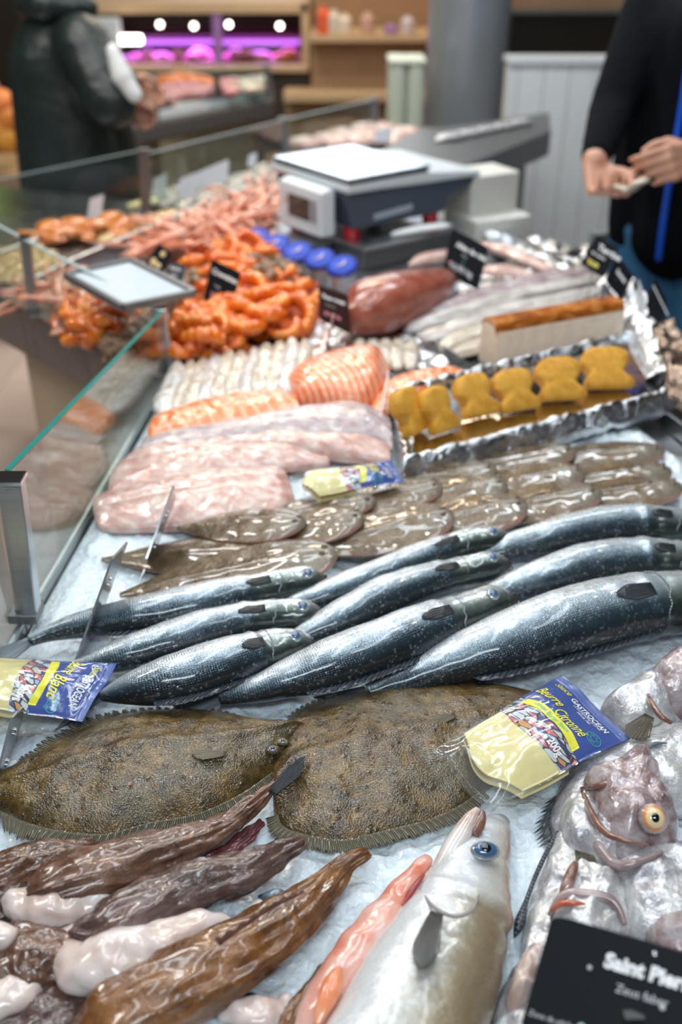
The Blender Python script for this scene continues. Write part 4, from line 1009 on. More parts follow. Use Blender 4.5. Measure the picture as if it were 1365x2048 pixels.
# ------------------------------------------------------------------ turbots
def turb(label, pairs, Hh, fins, eyes, zb=ZI+.006, tiltx=None, lip=None, pect=None):
    c = P((pairs[4][0]+pairs[4][2])/2, (pairs[4][1]+pairs[4][3])/2, zb)
    t = empty('turbot', c, label, 'fish')
    def disp(u, v, p): return .0045*noise.noise(p*22)+.0022*noise.noise(p*60)+.0035*math.exp(-((v-.5)/.05)**2)
    sheet('body', pairs, [h_*.72 for h_ in Hh], M_turbot, t, 120, 90, p=2.2, q=.85, zb=zb, th=.003, disp=disp)
    for nm, inn, out in fins:
        fin(nm, [P(x, y, zb+.0075) for x, y in inn], [P(x, y, zb+.0005) for x, y in out], M_tfin, t, 260, 6, th=.0010, ridge=.0018, freq=75, jag=.26)
    for (x, y, r) in eyes:
        p = P(x, y, zb+.020)
        e = ball('eye', p, (r*1.3, r, r*.7), M_turbot, t); f = ball('eyeball', p+Vector((0, -.001, r*.35)), (r*.8, r*.65, r*.5), M_ring, e); ball('pupil', p+Vector((0, -.0015, r*.72)), (r*.4, r*.35, r*.22), M_pupil, f) if False else ball('pupil', p+Vector((0, -.0015, r*.72)), (r*.4, r*.35, r*.22), M_pupil, e)
    if lip: tube('lip', [P(x, y, z) for x, y, z in lip], .0030, M_lip, t, 8)
    if pect:
        fan('pectoral_fin', pect[0], pect[1], M_pfin, t, .003, .008, pect[2], pect[2]-.002, th=.001, ridge=.0006, freq=18, jag=.1)
    return t
turb('whole brown turbot at the left, its head pointing right in the middle of the picture',
     [(-150, 1575, -150, 1625), (-90, 1545, -90, 1640), (0, 1545, 0, 1630), (60, 1520, 50, 1654), (130, 1482, 130, 1672), (220, 1440, 215, 1676), (320, 1424, 300, 1652), (400, 1424, 395, 1634), (470, 1434, 480, 1596), (530, 1452, 550, 1546), (580, 1460, 595, 1505), (612, 1468, 616, 1482)],
     [.004, .008, .018, .026, .032, .036, .038, .038, .036, .033, .028, .016],
     [('dorsal_fin', [(20, 1540), (60, 1522), (130, 1486), (220, 1444), (320, 1428), (400, 1426), (480, 1438)], [(30, 1532), (40, 1512), (95, 1470), (200, 1424), (310, 1412), (410, 1412), (490, 1432)]),
      ('anal_fin', [(0, 1622), (55, 1646), (130, 1664), (215, 1668), (300, 1646), (395, 1628), (480, 1590), (545, 1545)], [(8, 1672), (40, 1686), (110, 1690), (205, 1694), (285, 1672), (400, 1648), (490, 1612), (556, 1560)])],
     [(546, 1500, .0058), (566, 1484, .0048)], lip=[(612, 1470, ZI+.026), (606, 1484, ZI+.022), (586, 1504, ZI+.020)], pect=((452, 1508), (378, 1506), .0385))
turb('whole turbot in the centre, partly under the pack of lemon butter sauce',
     [(545, 1550, 548, 1630), (552, 1510, 562, 1652), (585, 1440, 610, 1676), (640, 1408, 680, 1688), (720, 1386, 760, 1670), (800, 1374, 840, 1650), (880, 1368, 910, 1625), (950, 1370, 970, 1585), (1010, 1376, 1035, 1535), (1055, 1386, 1085, 1480), (1085, 1404, 1100, 1425)],
     [.006, .018, .028, .034, .036, .036, .035, .034, .030, .026, .014],
     [('dorsal_fin', [(566, 1500), (590, 1440), (640, 1410), (720, 1388), (800, 1376), (880, 1370), (960, 1372), (1040, 1384)], [(556, 1490), (576, 1430), (630, 1398), (716, 1378), (800, 1367), (880, 1362), (964, 1364), (1046, 1378)]),
      ('anal_fin', [(556, 1630), (570, 1655), (620, 1672), (690, 1680), (760, 1664), (840, 1645), (905, 1620), (965, 1582)], [(524, 1640), (545, 1680), (610, 1706), (700, 1712), (780, 1694), (860, 1670), (930, 1642), (985, 1600)])],
     [(1040, 1424, .0055), (1062, 1408, .0048)], lip=[(1090, 1408, ZI+.02), (1094, 1424, ZI+.018), (1080, 1440, ZI+.016)], pect=((912, 1430), (828, 1456), .036))

# ------------------------------------------------------------------ monkfish tails
def monk(label, spec, m_, zl=0.0, hz=.75, tailf=None, flesh=[], memb=[], dors=None, rug=.004):
    st = pxst(spec, ZI+.004+zl, hz); b = Vector(st[len(st)//2][:3]); b.z = ZI+.004+zl
    t = empty('monkfish_tail', b, label, 'fish', 'monkfish tails in the foreground')
    def disp(u, v, p): q = Vector((u*7, 3.2*cos(2*pi*v), 3.2*sin(2*pi*v)))+b*9; return rug*.9*noise.noise(q)+rug*.55*noise.noise(q*2.1)+rug*.5*noise.noise(p*48)
    loft('skin', st, m_, t, 90, 52, None, disp)
    for fl in flesh:
        s2 = pxst(fl, ZI+.004+zl, .75)
        def d2(u, v, p): return .005*noise.noise(p*36)+.003*noise.noise(p*80)
        loft('white_flesh', s2, M_flesh, t, 60, 36, None, d2)
    for fl in memb:
        s2 = pxst(fl, ZI+.004+zl, .7)
        loft('dark_membrane', s2, M_membrane, t, 36, 24, None, lambda u, v, p: .004*noise.noise(p*60))
    if tailf:
        fan('tail_fin', tailf[0], tailf[1], M_fin_dark, t, .004, .0085, .034, .036, th=.002, freq=14, ridge=.0010, jag=.1)
    if dors:
        fin('dorsal_fin', [P(x, y, z) for x, y, z in dors[0]], [P(x, y, z) for x, y, z in dors[1]], M_monk_fin, t, 50, 6, th=.002, freq=18, ridge=.002)
    return t
M_monk_fin = mat('reddish brown rayed fin', f_fin((.09, .028, .022), (.34, .16, .14), 60))
# back left ones first
monk('brown monkfish tail at the left frame edge just below the left turbot', [(-120, 1800, 40), (-40, 1762, 90), (40, 1732, 92), (110, 1712, 76), (165, 1700, 46), (196, 1694, 16)], M_monk, 0, .7)
monk('dark monkfish tail at the left edge behind the one with white cut end', [(-120, 1880, 60), (-50, 1830, 110), (10, 1795, 90), (70, 1755, 60), (130, 1730, 26)], M_monk_grey, -.004, .6)
monk('long monkfish tail with dark fin tip pointing to the turbot\'s mouth',
     [(72, 1788, 70), (100, 1775, 110), (160, 1752, 122), (256, 1722, 112), (360, 1690, 88), (436, 1660, 60), (490, 1622, 42), (538, 1582, 24), (560, 1562, 16)], M_monk, .012, .72,
     tailf=((545, 1588), (612, 1512), True),
     flesh=[[(14, 1790, 20), (30, 1800, 62), (75, 1812, 80), (115, 1818, 84), (160, 1808, 76), (200, 1795, 56), (225, 1785, 20)], [(180, 1778, 16), (215, 1768, 36), (245, 1765, 30), (258, 1770, 12)], [(268, 1784, 8), (290, 1776, 22), (312, 1766, 10)]],
     memb=[[(190, 1806, 14), (222, 1798, 30), (254, 1782, 28), (272, 1770, 12)]])
monk('thin purple-red monkfish tail lying between the two long ones', [(290, 1800, 16), (335, 1768, 34), (390, 1734, 42), (450, 1700, 44), (490, 1674, 32), (525, 1644, 10)], mat('purple red monkfish skin', f_monk((.06, .014, .018), (.20, .055, .06), (.36, .20, .22))), .002, .5, rug=.003)
monk('monkfish tail with a broad slab of white flesh along its near side',
     [(160, 1862, 60), (195, 1862, 105), (260, 1830, 124), (340, 1790, 112), (430, 1756, 100), (500, 1738, 84), (560, 1706, 54), (596, 1688, 34), (606, 1682, 14)], M_monk_grey, .010, .72,
     flesh=[[(130, 1888, 30), (160, 1930, 105), (230, 1925, 138), (310, 1895, 116), (380, 1865, 84), (440, 1848, 44), (474, 1842, 14)], [(98, 1870, 14), (118, 1872, 46), (150, 1870, 54), (180, 1862, 20)], [(478, 1850, 10), (500, 1828, 22), (522, 1808, 10)]],
     memb=[[(518, 1798, 12), (540, 1790, 26), (562, 1786, 24), (574, 1790, 8)]])
monk('amber monkfish tail with a spiny dorsal fin, its tip pointing up right',
     [(150, 2090, 80), (230, 2040, 180), (320, 1990, 186), (430, 1932, 164), (520, 1880, 138), (600, 1820, 106), (655, 1770, 70), (690, 1735, 42), (722, 1712, 30), (738, 1706, 14)], M_monk_red, .004, .62,
     flesh=[[(178, 2050, 30), (205, 2000, 60), (250, 1972, 50), (285, 1960, 16)], [(440, 2010, 16), (465, 2015, 60), (510, 2030, 80), (550, 2020, 60), (575, 2000, 16)], [(150, 2100, 60), (240, 2080, 80), (320, 2070, 50)]],
     memb=[[(478, 2000, 10), (505, 1998, 22), (528, 2004, 10)]],
     dors=([(440, 1892, .966), (480, 1862, .966), (530, 1828, .965), (580, 1800, .958)], [(430, 1880, .976), (500, 1838, .976), (560, 1800, .974), (612, 1782, .964)]))
monk('narrow orange-brown monkfish tail just left of the gutted white fish', [(560, 2090, 60), (600, 2030, 62), (650, 1965, 56), (700, 1912, 50), (740, 1880, 30), (760, 1862, 12)], M_monk_red, .002, .7)
monk('rounded brown monkfish tail with pale flesh at the lower left frame edge', [(-90, 1970, 90), (-20, 1932, 140), (50, 1914, 140), (110, 1920, 120), (150, 1942, 70), (164, 1950, 24)], M_monk, .004, .6,
     flesh=[[(-60, 2000, 60), (0, 2000, 100), (45, 1985, 90), (78, 1965, 40), (88, 1958, 14)]])
monk('monkfish tail at the bottom left corner, lowest of the pile', [(-60, 2110, 80), (20, 2060, 110), (110, 2018, 110), (180, 1992, 84), (220, 1975, 30)], M_monk_grey, 0, .5)
o = loft('white_flesh_piece', pxst([(-40, 1880, 30), (-10, 1872, 52), (15, 1866, 46), (32, 1866, 14)], ZI+.035, .8), M_flesh, None, 30, 24, None, lambda u, v, p: .004*noise.noise(p*60)); tag(o, 'small lump of white flesh at the left frame edge above the rounded monkfish', 'fish piece')

# ------------------------------------------------------------------ large gutted white fish
pk = pxst([(705, 2400, 220), (740, 2260, 290), (785, 2130, 310), (838, 2010, 288), (880, 1920, 250), (918, 1835, 208), (940, 1765, 166), (958, 1712, 128), (978, 1672, 92), (994, 1650, 58), (1008, 1640, 28)], ZI+.004, .62)
pf_ = empty('pollack', Vector(pk[3][:3])-Vector((0, 0, pk[3][4])), 'large white-bellied fish with a blue eye, mouth open, bottom centre', 'fish')
def psec(u, v, fs, fu):
    k = 1.0
    if u > .55: k *= 1+.05*math.exp(-((u-.655)/.016)**2)-.04*math.exp(-((u-.625)/.018)**2)
    return fs*k, fu*k
loft('body', pk, M_poll, pf_, 120, 64, psec, lambda u, v, p: .0018*noise.noise(p*30)+.0009*noise.noise(p*90))
loft('lower_jaw', pxst([(880, 1745, 40, .006), (905, 1700, 44, .008), (926, 1664, 40, .012), (944, 1634, 28, .018), (957, 1618, 14, .022)], ZI+.02, .7), mat('white jaw skin', f_flesh((.45, .30, .24), (.68, .62, .58), (.74, .73, .72))), pf_, 30, 20)
loft('mouth_lining', pxst([(945, 1668, 30, .012), (956, 1650, 30, .015), (964, 1634, 20, .02), (966, 1622, 8, .024)], ZI+.02, .7), M_lip, pf_, 20, 16)
ep = P(971, 1702, ZI+.052); en = (CAM-ep).normalized()*.5+Vector((.15, 0, .8)); en.normalize()
e = ball('eye', ep, (.0125, .0085, .005), M_ring, pf_, axis=en); ball('iris', ep+en*.0022, (.0100, .0072, .0042), M_eye_blue, e, axis=en); ball('pupil', ep+en*.0050, (.0048, .0042, .0022), M_pupil, e, axis=en)
fan('pectoral_fin', (874, 1828), (834, 1948), mat('olive grey fin', f_fin((.060, .058, .055), (.24, .24, .23), 34)), pf_, .005, .0105, .074, .080, th=.002, freq=18, ridge=.0007, jag=.08)
gp = [(843, 1775), (856, 1800), (880, 1822), (915, 1832), (945, 1820), (958, 1790)]
tube('gill_cover_edge', [P(x, y, z) for (x, y), z in zip(gp, (.938, .956, .966, .970, .966, .954))], [.0006, .0012, .0016, .0016, .0012, .0006], simple('greyish gill edge', (.38, .34, .34), .25), pf_, 8)
loft('opened_belly', pxst([(596, 2110, 60, .004), (650, 2005, 90, .008), (696, 1936, 96, .010), (745, 1868, 88, .010), (790, 1806, 68, .010), (828, 1752, 44, .010), (856, 1716, 16, .010)], ZI+.006, .62), M_pink, pf_, 60, 28, None, lambda u, v, p: .004*noise.noise(p*45))
loft('liver', pxst([(632, 2050, 14, .014), (654, 1998, 40, .016), (668, 1962, 38, .018), (680, 1935, 12, .018)], ZI+.03, .6), mat('orange liver', f_flesh((.65, .16, .05), (.82, .32, .16), (.85, .52, .36))), pf_, 24, 18)
loft('gill_blood', pxst([(806, 1812, 6, .02), (824, 1782, 14, .022), (848, 1748, 8, .024)], ZI+.022, .5), M_blood, pf_, 18, 12)

# ------------------------------------------------------------------ john dory
def dd(a, s):
    def f_(f, p):
        r = 1-abs(noise.noise(p*s*1.3+Vector((3, 1, 0))))*2.2
        return a*1.2*noise.noise(p*s)+a*.9*max(0, r)**3+a*.6*noise.noise(p*s*2.6)-a*.5
    return f_
d0 = empty('john_dory', P(1330, 1400, ZI), 'silver john dory at the right edge above the sauce pack, only front half seen', 'fish')
pillow('body', [(1196, 1436), (1222, 1408), (1248, 1388), (1290, 1362), (1340, 1352), (1420, 1350), (1430, 1440), (1340, 1462), (1275, 1476), (1232, 1466)], (1300, 1412), .040, M_dory, d0, ZI+.006, disp=dd(.004, 26))
pillow('head', [(1290, 1372), (1318, 1346), (1360, 1326), (1440, 1300), (1460, 1400), (1400, 1440), (1340, 1448), (1302, 1430), (1296, 1398)], (1370, 1385), .052, M_doryh, d0, ZI+.012, disp=dd(.004, 34))
tube('gill_cover_edge', [P(1296, 1386, .938), P(1304, 1406, .945), P(1322, 1432, .946), P(1344, 1446, .942)], [.002, .003, .003, .002], M_lip, d0, 8)
fan('pectoral_fin', (1300, 1432), (1262, 1478), M_tfin, d0, .005, .013, .046, .040, freq=18)
d1 = empty('john_dory', P(1250, 1550, ZI), 'broad silver john dory lying under the orange-eyed head, beside the sauce pack', 'fish')
pillow('body', [(1112, 1590), (1140, 1545), (1190, 1508), (1260, 1478), (1330, 1462), (1440, 1450), (1450, 1600), (1330, 1640), (1220, 1660), (1140, 1690), (1108, 1672), (1098, 1630)], (1270, 1570), .034, M_dory, d1, ZI+.004, n=110, disp=dd(.004, 22))
fin('spiny_fin', [P(1116, 1590, .912), P(1104, 1620, .912), P(1100, 1650, .912), P(1106, 1680, .912)], [P(1082, 1606, .905), P(1070, 1640, .905), P(1066, 1676, .905), P(1074, 1702, .905)], M_fin_dark, d1, 60, 6, freq=12, ridge=.001, jag=.55)
tube('lateral_scratch', [P(1285, 1500, .935), P(1310, 1488, .936), P(1335, 1486, .936)], [.0006, .002, .0006], M_fin_blue, d1, 8)
d2 = empty('john_dory', P(1290, 1760, ZI), 'john dory with a purplish head and an orange-ringed eye facing the camera', 'fish')
pillow('body', [(1222, 1740), (1262, 1716), (1320, 1706), (1372, 1700), (1420, 1760), (1420, 1880), (1360, 1905), (1290, 1900), (1246, 1868), (1230, 1800)], (1310, 1800), .036, M_dory, d2, ZI+.018, disp=dd(.004, 26))
pillow('gill_plate', [(1120, 1640), (1150, 1598), (1168, 1590), (1200, 1650), (1240, 1715), (1262, 1745), (1236, 1762), (1180, 1740), (1130, 1712)], (1180, 1680), .034, M_dory, d2, ZI+.018, disp=dd(.005, 40))
pillow('head', [(1163, 1577), (1190, 1556), (1222, 1540), (1258, 1518), (1276, 1512), (1294, 1514), (1304, 1538), (1322, 1578), (1340, 1622), (1356, 1672), (1348, 1704), (1300, 1716), (1262, 1728), (1238, 1732), (1210, 1696), (1184, 1640)], (1262, 1640), .046, M_doryh, d2, ZI+.030, n=110, q=2.6, disp=dd(.004, 34))
tube('upper_lip', [P(1163, 1577, .938), P(1190, 1573, .958), P(1222, 1566, .966), P(1262, 1548, .966), P(1292, 1524, .956)], [0.0014, 0.0027, 0.0031, 0.0037, 0.0027], M_lip, d2, 10, n=30)
tube('jaw_bone', [P(1166, 1584, .940), P(1184, 1626, .954), P(1208, 1662, .962), P(1246, 1680, .968), P(1300, 1690, .966)], [0.0020, 0.0031, 0.0034, 0.0024, 0.0007], M_lip, d2, 10, n=30)
loft('cheek_plate', pxst([(1196, 1600, 20, .040), (1215, 1625, 46, .044), (1240, 1645, 56, .046), (1270, 1655, 40, .046), (1288, 1660, 14, .044)], ZI, .35), M_dory, d2, 30, 24, None, lambda u, v, p: .002*noise.noise(p*60))
tube('lower_jaw', [P(1160, 1584, .934), P(1172, 1636, .938), P(1202, 1698, .942), P(1236, 1730, .946), P(1278, 1724, .952), P(1326, 1704, .954)], [0.0014, 0.0031, 0.0044, 0.0048, 0.0034, 0.0014], mat('pale pink jaw', f_flesh((.18, .12, .12), (.38, .30, .30), (.58, .54, .56))), d2, 10, n=36)
ball('snout_tip', P(1280, 1522, .956), (.012, .010, .010), M_lip, d2)
ep = P(1307, 1637, .972); en = ((CAM-ep).normalized()+Vector((.25, 0, .1))).normalized()
e = ball('eye', ep, (.0125, .0125, .0065), M_doryh, d2, axis=en); ball('outer_iris', ep+en*.0030, (.0098, .0105, .0048), M_iris, e, axis=en); ball('inner_iris', ep+en*.0048, (.0080, .0086, .0038), M_iris2, e, axis=en); ball('pupil', ep+en*.0072, (.0038, .0044, .0020), M_pupil, e, axis=en)
d3 = empty('john_dory', P(1110, 1780, ZI), 'silvery john dory with a dark spiny back edge behind the big black price card', 'fish')
pillow('body', [(1118, 1672), (1160, 1690), (1215, 1745), (1250, 1800), (1262, 1900), (1180, 1980), (1080, 2000), (1042, 1960), (1044, 1880), (1060, 1800), (1090, 1722)], (1140, 1830), .030, M_dory, d3, ZI+.008, n=110, disp=dd(.005, 30))
tube('spiny_back_edge', [P(1117, 1664, .918), P(1094, 1704, .918), P(1072, 1752, .918), P(1052, 1806, .916), P(1040, 1846, .914), P(1029, 1876, .908)], [.0015, .002, .002, .0022, .0045, .0006], M_fin_dark, d3, 8)
pillow('head', [(1128, 1775), (1150, 1735), (1172, 1742), (1204, 1750), (1238, 1768), (1252, 1820), (1256, 1890), (1180, 1930), (1108, 1900), (1096, 1852), (1108, 1808)], (1180, 1830), .034, M_dory, d3, ZI+.026, disp=dd(.005, 40))
loft('upper_jaw', pxst([(1122, 1800, 12, .045), (1134, 1772, 24, .05), (1146, 1742, 22, .055), (1152, 1726, 12, .055)], ZI, .8), M_lip, d3, 20, 16)
loft('throat', pxst([(1148, 1775, 10, .04), (1175, 1764, 34, .04), (1210, 1762, 36, .04), (1238, 1772, 14, .04)], ZI, .7), mat('olive cream skin', f_flesh((.34, .28, .14), (.56, .52, .34), (.66, .66, .56))), d3, 24, 16)
tube('red_gill', [P(1104, 1822, .945), P(1122, 1808, .955), P(1148, 1806, .959), P(1172, 1808, .958)], [0.0014, 0.0024, 0.0024, 0.0007], mat('orange red gill', f_flesh((.35, .05, .02), (.55, .15, .08), (.65, .32, .24))), d3, 8)
tube('lower_jaw', [P(1100, 1830, .938), P(1125, 1792, .952), P(1170, 1788, .957), P(1225, 1802, .956), P(1252, 1850, .948)], [0.0020, 0.0034, 0.0041, 0.0041, 0.0020], mat('pink grey jaw', f_flesh((.24, .16, .16), (.42, .33, .33), (.60, .55, .56))), d3, 10)
fin('side_fin', [P(1150, 1700, .94), P(1190, 1712, .945)], [P(1160, 1775, .945), P(1205, 1760, .948)], M_tfin, d3, 24, 6, freq=12)
d4 = empty('john_dory', P(1050, 2000, ZI), 'pale john dory at the bottom edge left of the Saint Pierre card', 'fish')
pillow('body', [(1060, 1905), (1120, 1890), (1200, 1960), (1200, 2160), (1000, 2180), (970, 2090), (990, 2010), (1022, 1950)], (1090, 2040), .034, M_dory, d4, ZI+.006, disp=dd(.005, 34))
pillow('belly_flap', [(1062, 1900), (1092, 1908), (1100, 1960), (1070, 2010), (1030, 2050), (1010, 2010), (1030, 1950)], (1058, 1965), .028, M_flesh, d4, ZI+.022, disp=dd(.004, 50))
d5 = empty('john_dory', P(1360, 1890, ZI), 'corner of a lilac-grey john dory at the right edge above the price card', 'fish')
pillow('body', [(1290, 1880), (1330, 1862), (1380, 1840), (1460, 1840), (1460, 1960), (1340, 1960)], (1380, 1900), .04, M_doryh, d5, ZI+.026, disp=dd(.005, 34))

# ------------------------------------------------------------------ soles
SW = [(0, .06), (.08, .22), (.2, .52), (.36, .84), (.55, 1.0), (.72, .98), (.86, .80), (.95, .52), (1, .16)]
def sole(head, tail, wd, label, z0, z1, bend=0.0):
    A = P(tail[0], tail[1], z0); B = P(head[0], head[1], z1); D = B-A; S = Vector((D.y, -D.x, 0)).normalized()
    prs = []; zs = []
    for (u, k) in SW:
        c = A.lerp(B, u)+S*bend*4*u*(1-u); hw_ = wd/2*k
        prs.append((c-S*hw_, c+S*hw_))
    base = A.lerp(B, .5); t = empty('sole', base, label, 'fish', 'flat soles shingled on the ice')
    sheet('body', prs, [.001, .003, .005, .007, .008, .009, .009, .007, .002], M_sole, t, 60, 36, p=2.2, q=.7, th=.0025, world=True, disp=lambda u, v, p: .0016*noise.noise(p*50)+.0018*math.exp(-((v-.5)/.05)**2)*(u > .1))
    n_ = D.normalized()
    for k, off_ in enumerate((.10, .34)):
        c = A.lerp(B, .925+.02*k)+S*(wd*(-.12+off_*.5)*-1)+Vector((0, 0, .0105))
        e = ball('eye', c, (.0042, .0034, .0028), M_sole, t); ball('pupil', c+Vector((0, -.0008, .0018)), (.0020, .0018, .0014), M_pupil, e)
    q = A.lerp(B, .78); ball('pectoral_spot', q+S*-.004+Vector((0, 0, .0110)), (.006, .0035, .0016), M_pupil, t)
    g = [A.lerp(B, .80)+S*(wd*k)+Vector((0, 0, .0105-abs(k)*.012)) for k in (-.30, -.15, 0, .15, .30)]
    g = [p+n_*(-.010*(1-(abs(k-2)/2)**2)) for k, p in enumerate(g)]
    tube('gill_cover_edge', g, [.0006, .0012, .0012, .0012, .0006], M_cod, t, 6)
    return t
SO = [
 ((1329, 903), (1050, 925), .070, 'sole at the right, farthest, its snout nearest the foil tray corner', .002, .006),
 ((1342, 942), (1060, 975), .074, 'reddish-snouted sole at the right between two others near the ice edge', .004, .010),
 ((1364, 974), (1060, 1010), .078, 'sole whose pink snout touches the right frame edge', .006, .012),
 ((1150, 903), (880, 950), .074, 'small sole under the front of the foil tray, just right of its middle', .004, .014),
 ((1168, 945), (900, 990), .078, 'sole with a pink-edged head in the middle of the second head column', .006, .018),
 ((1200, 985), (900, 1040), .088, 'wide sole just behind the farthest right sea bass', .008, .020),
 ((993, 940), (720, 985), .072, 'sole with head just below the left half of the foil tray', .006, .018),
 ((1014, 968), (740, 1020), .078, 'sole lying between the small tray-side one and the pink-headed one', .008, .022),
 ((1052, 1010), (760, 1070), .092, 'broad pink-headed sole above the middle sea bass snouts', .010, .024),
 ((885, 975), (590, 1030), .078, 'sole whose head lies right of the half-hidden blue sauce pack', .008, .024),
 ((904, 1030), (600, 1110), .092, 'sole with a pink curled head edge above the farthest middle sea bass', .010, .028),
 ((752, 1004), (500, 1040), .062, 'narrow reddish sole directly in front of the blurred sauce pack', .010, .026),
 ((728, 1036), (470, 1080), .082, 'sole with silvery head right of the left-most brown heads', .010, .030),
 ((612, 1050), (356, 1058), .078, 'brown sole farthest left in the upper row, head beside the silvery one', .010, .034),
 ((600, 1108), (204, 1121), .080, 'dark brown sole whose thin tail points left over bare ice', .002, .018),
 ((674, 1108), (240, 1192), .098, 'front-most brown sole just behind the farthest left sea bass', .004, .032)]
for h_, t_, w_, lb, a, b in SO: sole(h_, t_, w_*1.12, lb, ZI+a, ZI+b)

# ------------------------------------------------------------------ fillets
def fillet(label, pairs, Hh, m_, zb, cat_='fish fillet', group=None, p=2.4, q=.55, amp=.0025, seam=None):
    o = sheet('fish_fillet', pairs, Hh, m_, None, 80, 36, p=p, q=q, zb=zb, th=.004, disp=lambda u, v, pt: amp*noise.noise(pt*34)+amp*.6*noise.noise(pt*90)-(.004*math.exp(-((v-.5)/.05)**2) if seam else 0))
    return tag(o, label, cat_, group)
fillet('pinkish white fillet nearest the camera, left, on the ice beside the glass', [(186, 1010, 192, 1052), (210, 992, 215, 1066), (300, 966, 320, 1066), (380, 952, 400, 1060), (470, 944, 490, 1046), (540, 940, 560, 1030), (566, 944, 590, 1004)], [.006, .014, .022, .024, .022, .018, .010], M_cod, ZI+.004, seam=1)
fillet('long pale fillet second from the camera, right end at the half-hidden sauce pack', [(226, 946, 216, 992), (260, 922, 250, 996), (360, 904, 370, 972), (460, 896, 480, 952), (560, 892, 590, 944), (650, 900, 660, 934)], [.006, .014, .020, .020, .018, .008], M_cod, ZI+.010)
fillet('long pink fillet lying behind the two nearest pale ones', [(262, 912, 246, 946), (300, 896, 300, 940), (420, 878, 430, 925), (560, 876, 570, 916), (680, 880, 690, 926), (776, 888, 782, 934)], [.006, .014, .020, .022, .022, .014], M_cod, ZI+.014)
fillet('greyish lilac fillet in front of the salmon, ending at the thin spiked card', [(290, 880, 280, 906), (330, 868, 330, 906), (440, 856, 450, 900), (540, 840, 560, 888), (640, 822, 670, 886), (720, 820, 740, 890), (778, 842, 786, 906)], [.005, .012, .018, .022, .024, .024, .014], M_codg, ZI+.022)
fillet('long salmon fillet lying in front of the cream strips', [(296, 862, 298, 886), (318, 838, 320, 884), (400, 812, 410, 872), (470, 800, 490, 860), (540, 792, 560, 848), (590, 796, 602, 838)], [.006, .014, .020, .022, .020, .012], M_salmon2, ZI+.024)
fillet('thick salmon slab with pale diagonal stripes in the centre', [(574, 770, 588, 798), (600, 752, 604, 812), (660, 734, 664, 820), (710, 724, 718, 824), (756, 724, 752, 812), (782, 746, 772, 782)], [.016, .034, .046, .050, .044, .014], M_salmon, ZI+.020, q=.4)
fillet('smooth salmon piece behind the croquettes, right of the striped slab', [(756, 800, 742, 836), (790, 764, 770, 838), (850, 752, 830, 806), (905, 746, 890, 782), (938, 752, 930, 768)], [.012, .020, .022, .018, .006], M_salmon2, ZI+.020)
ORD = ['leftmost', 'second from the left', 'third from the left', 'fourth from the left', 'fifth from the left', 'middle one', 'fifth from the right', 'fourth from the right', 'third from the right', 'second from the right', 'rightmost']
random.seed(5)
for i in range(11):
    x0 = 356+i*25.5; y0 = 728-i*4.6+random.uniform(-5, 5); x1 = 330+i*27; y1 = 838-i*5.6+random.uniform(-4, 4)
    w_ = random.uniform(17, 25)
    prs = [(x0-6, y0, x0+8, y0+2), (x0-w_*.8, y0+16, x0+w_*.8, y0+20), ((x0+x1)/2-w_, (y0+y1)/2, (x0+x1)/2+w_, (y0+y1)/2), (x1-w_*1.1, y1-22, x1+w_, y1-22), (x1-8, y1, x1+10, y1)]
    fillet(ORD[i]+' of the eleven cream fish strips in front of the orange prawns', prs, [.005, .010, .013, .012, .005], M_cream if i % 3 else M_white, ZI+.020+.004*random.random(), group='cream fish strips in a row', amp=.004)
for i in range(5):
    x = 718+i*26; fillet(['leftmost', 'second', 'middle', 'fourth', 'rightmost'][i]+' of the five small translucent white fish pieces on the foil behind the salmon', [(x-8, 688-i*2, x+12, 684), (x-18, 706, x+16, 704), (x-20, 724, x+16, 722), (x-10, 742, x+8, 740)], [.004, .012, .012, .004], M_cream, ZI+.016+.003*(i % 2), group='small white pieces on foil', amp=.004)

# ------------------------------------------------------------------ foil
def crumple(name, poly, z, amp, m_, label, nx=90, ny=90, cat_='foil', lift=None):
    """foil laid over a px quad (tl,tr,br,bl)"""
    C = [P(x, y, z) for x, y in poly]; V = []
    for i in range(ny):
        for j in range(nx):
            a = i/(ny-1); b = j/(nx-1); p = C[0].lerp(C[1], b).lerp(C[3].lerp(C[2], b), a)
            d, _ = noise.voronoi(Vector((p.x*20, p.y*20, 2)))
            e = min(a, b, 1-a, 1-b)
            p = Vector(p); p.z += amp*(d[1]-d[0])+amp*.6*noise.noise(p*22)+(lift(a, b) if lift else 0)
            p.x += .004*noise.noise(p*30); p.y += .004*noise.noise(p*30+Vector((5, 0, 0)))
            V.append(p)
    o = mk(name, V, [f[::-1] for f in grid_faces(ny, nx, False)], m_); s = o.modifiers.new('thick', 'SOLIDIFY'); s.thickness = .0006
    tag(o, label, cat_); return o
crumple('foil_sheet', [(590, 640), (1000, 560), (1010, 760), (600, 740)], ZI+.006, .012, M_foil, 'crinkled foil sheet under the tuna, between the prawns and the white pieces')
crumple('foil_sheet', [(860, 560), (1190, 490), (1290, 700), (900, 740)], ZI+.004, .012, M_foil, 'crinkled foil sheet under the long white fillets')
crumple('foil_sheet', [(960, 455), (1180, 500), (1250, 590), (1040, 560)], ZI+.006, .014, M_foil, 'foil edging along the back of the counter behind the white fillets')
crumple('foil_sheet', [(1185, 560), (1300, 600), (1400, 790), (1290, 780)], ZI+.02, .030, M_foil, 'heap of crumpled foil at the right edge below the standing cards', lift=lambda a, b: .035*sin(pi*b))
M_bronze = mat('brown tinted foil', lambda h: dict(base=(.30, .22, .17), metal=1.0, rough=.16, normal=h.bump(h.noise(h.obj(), 60, 4, .6, 1), .8, .006)))
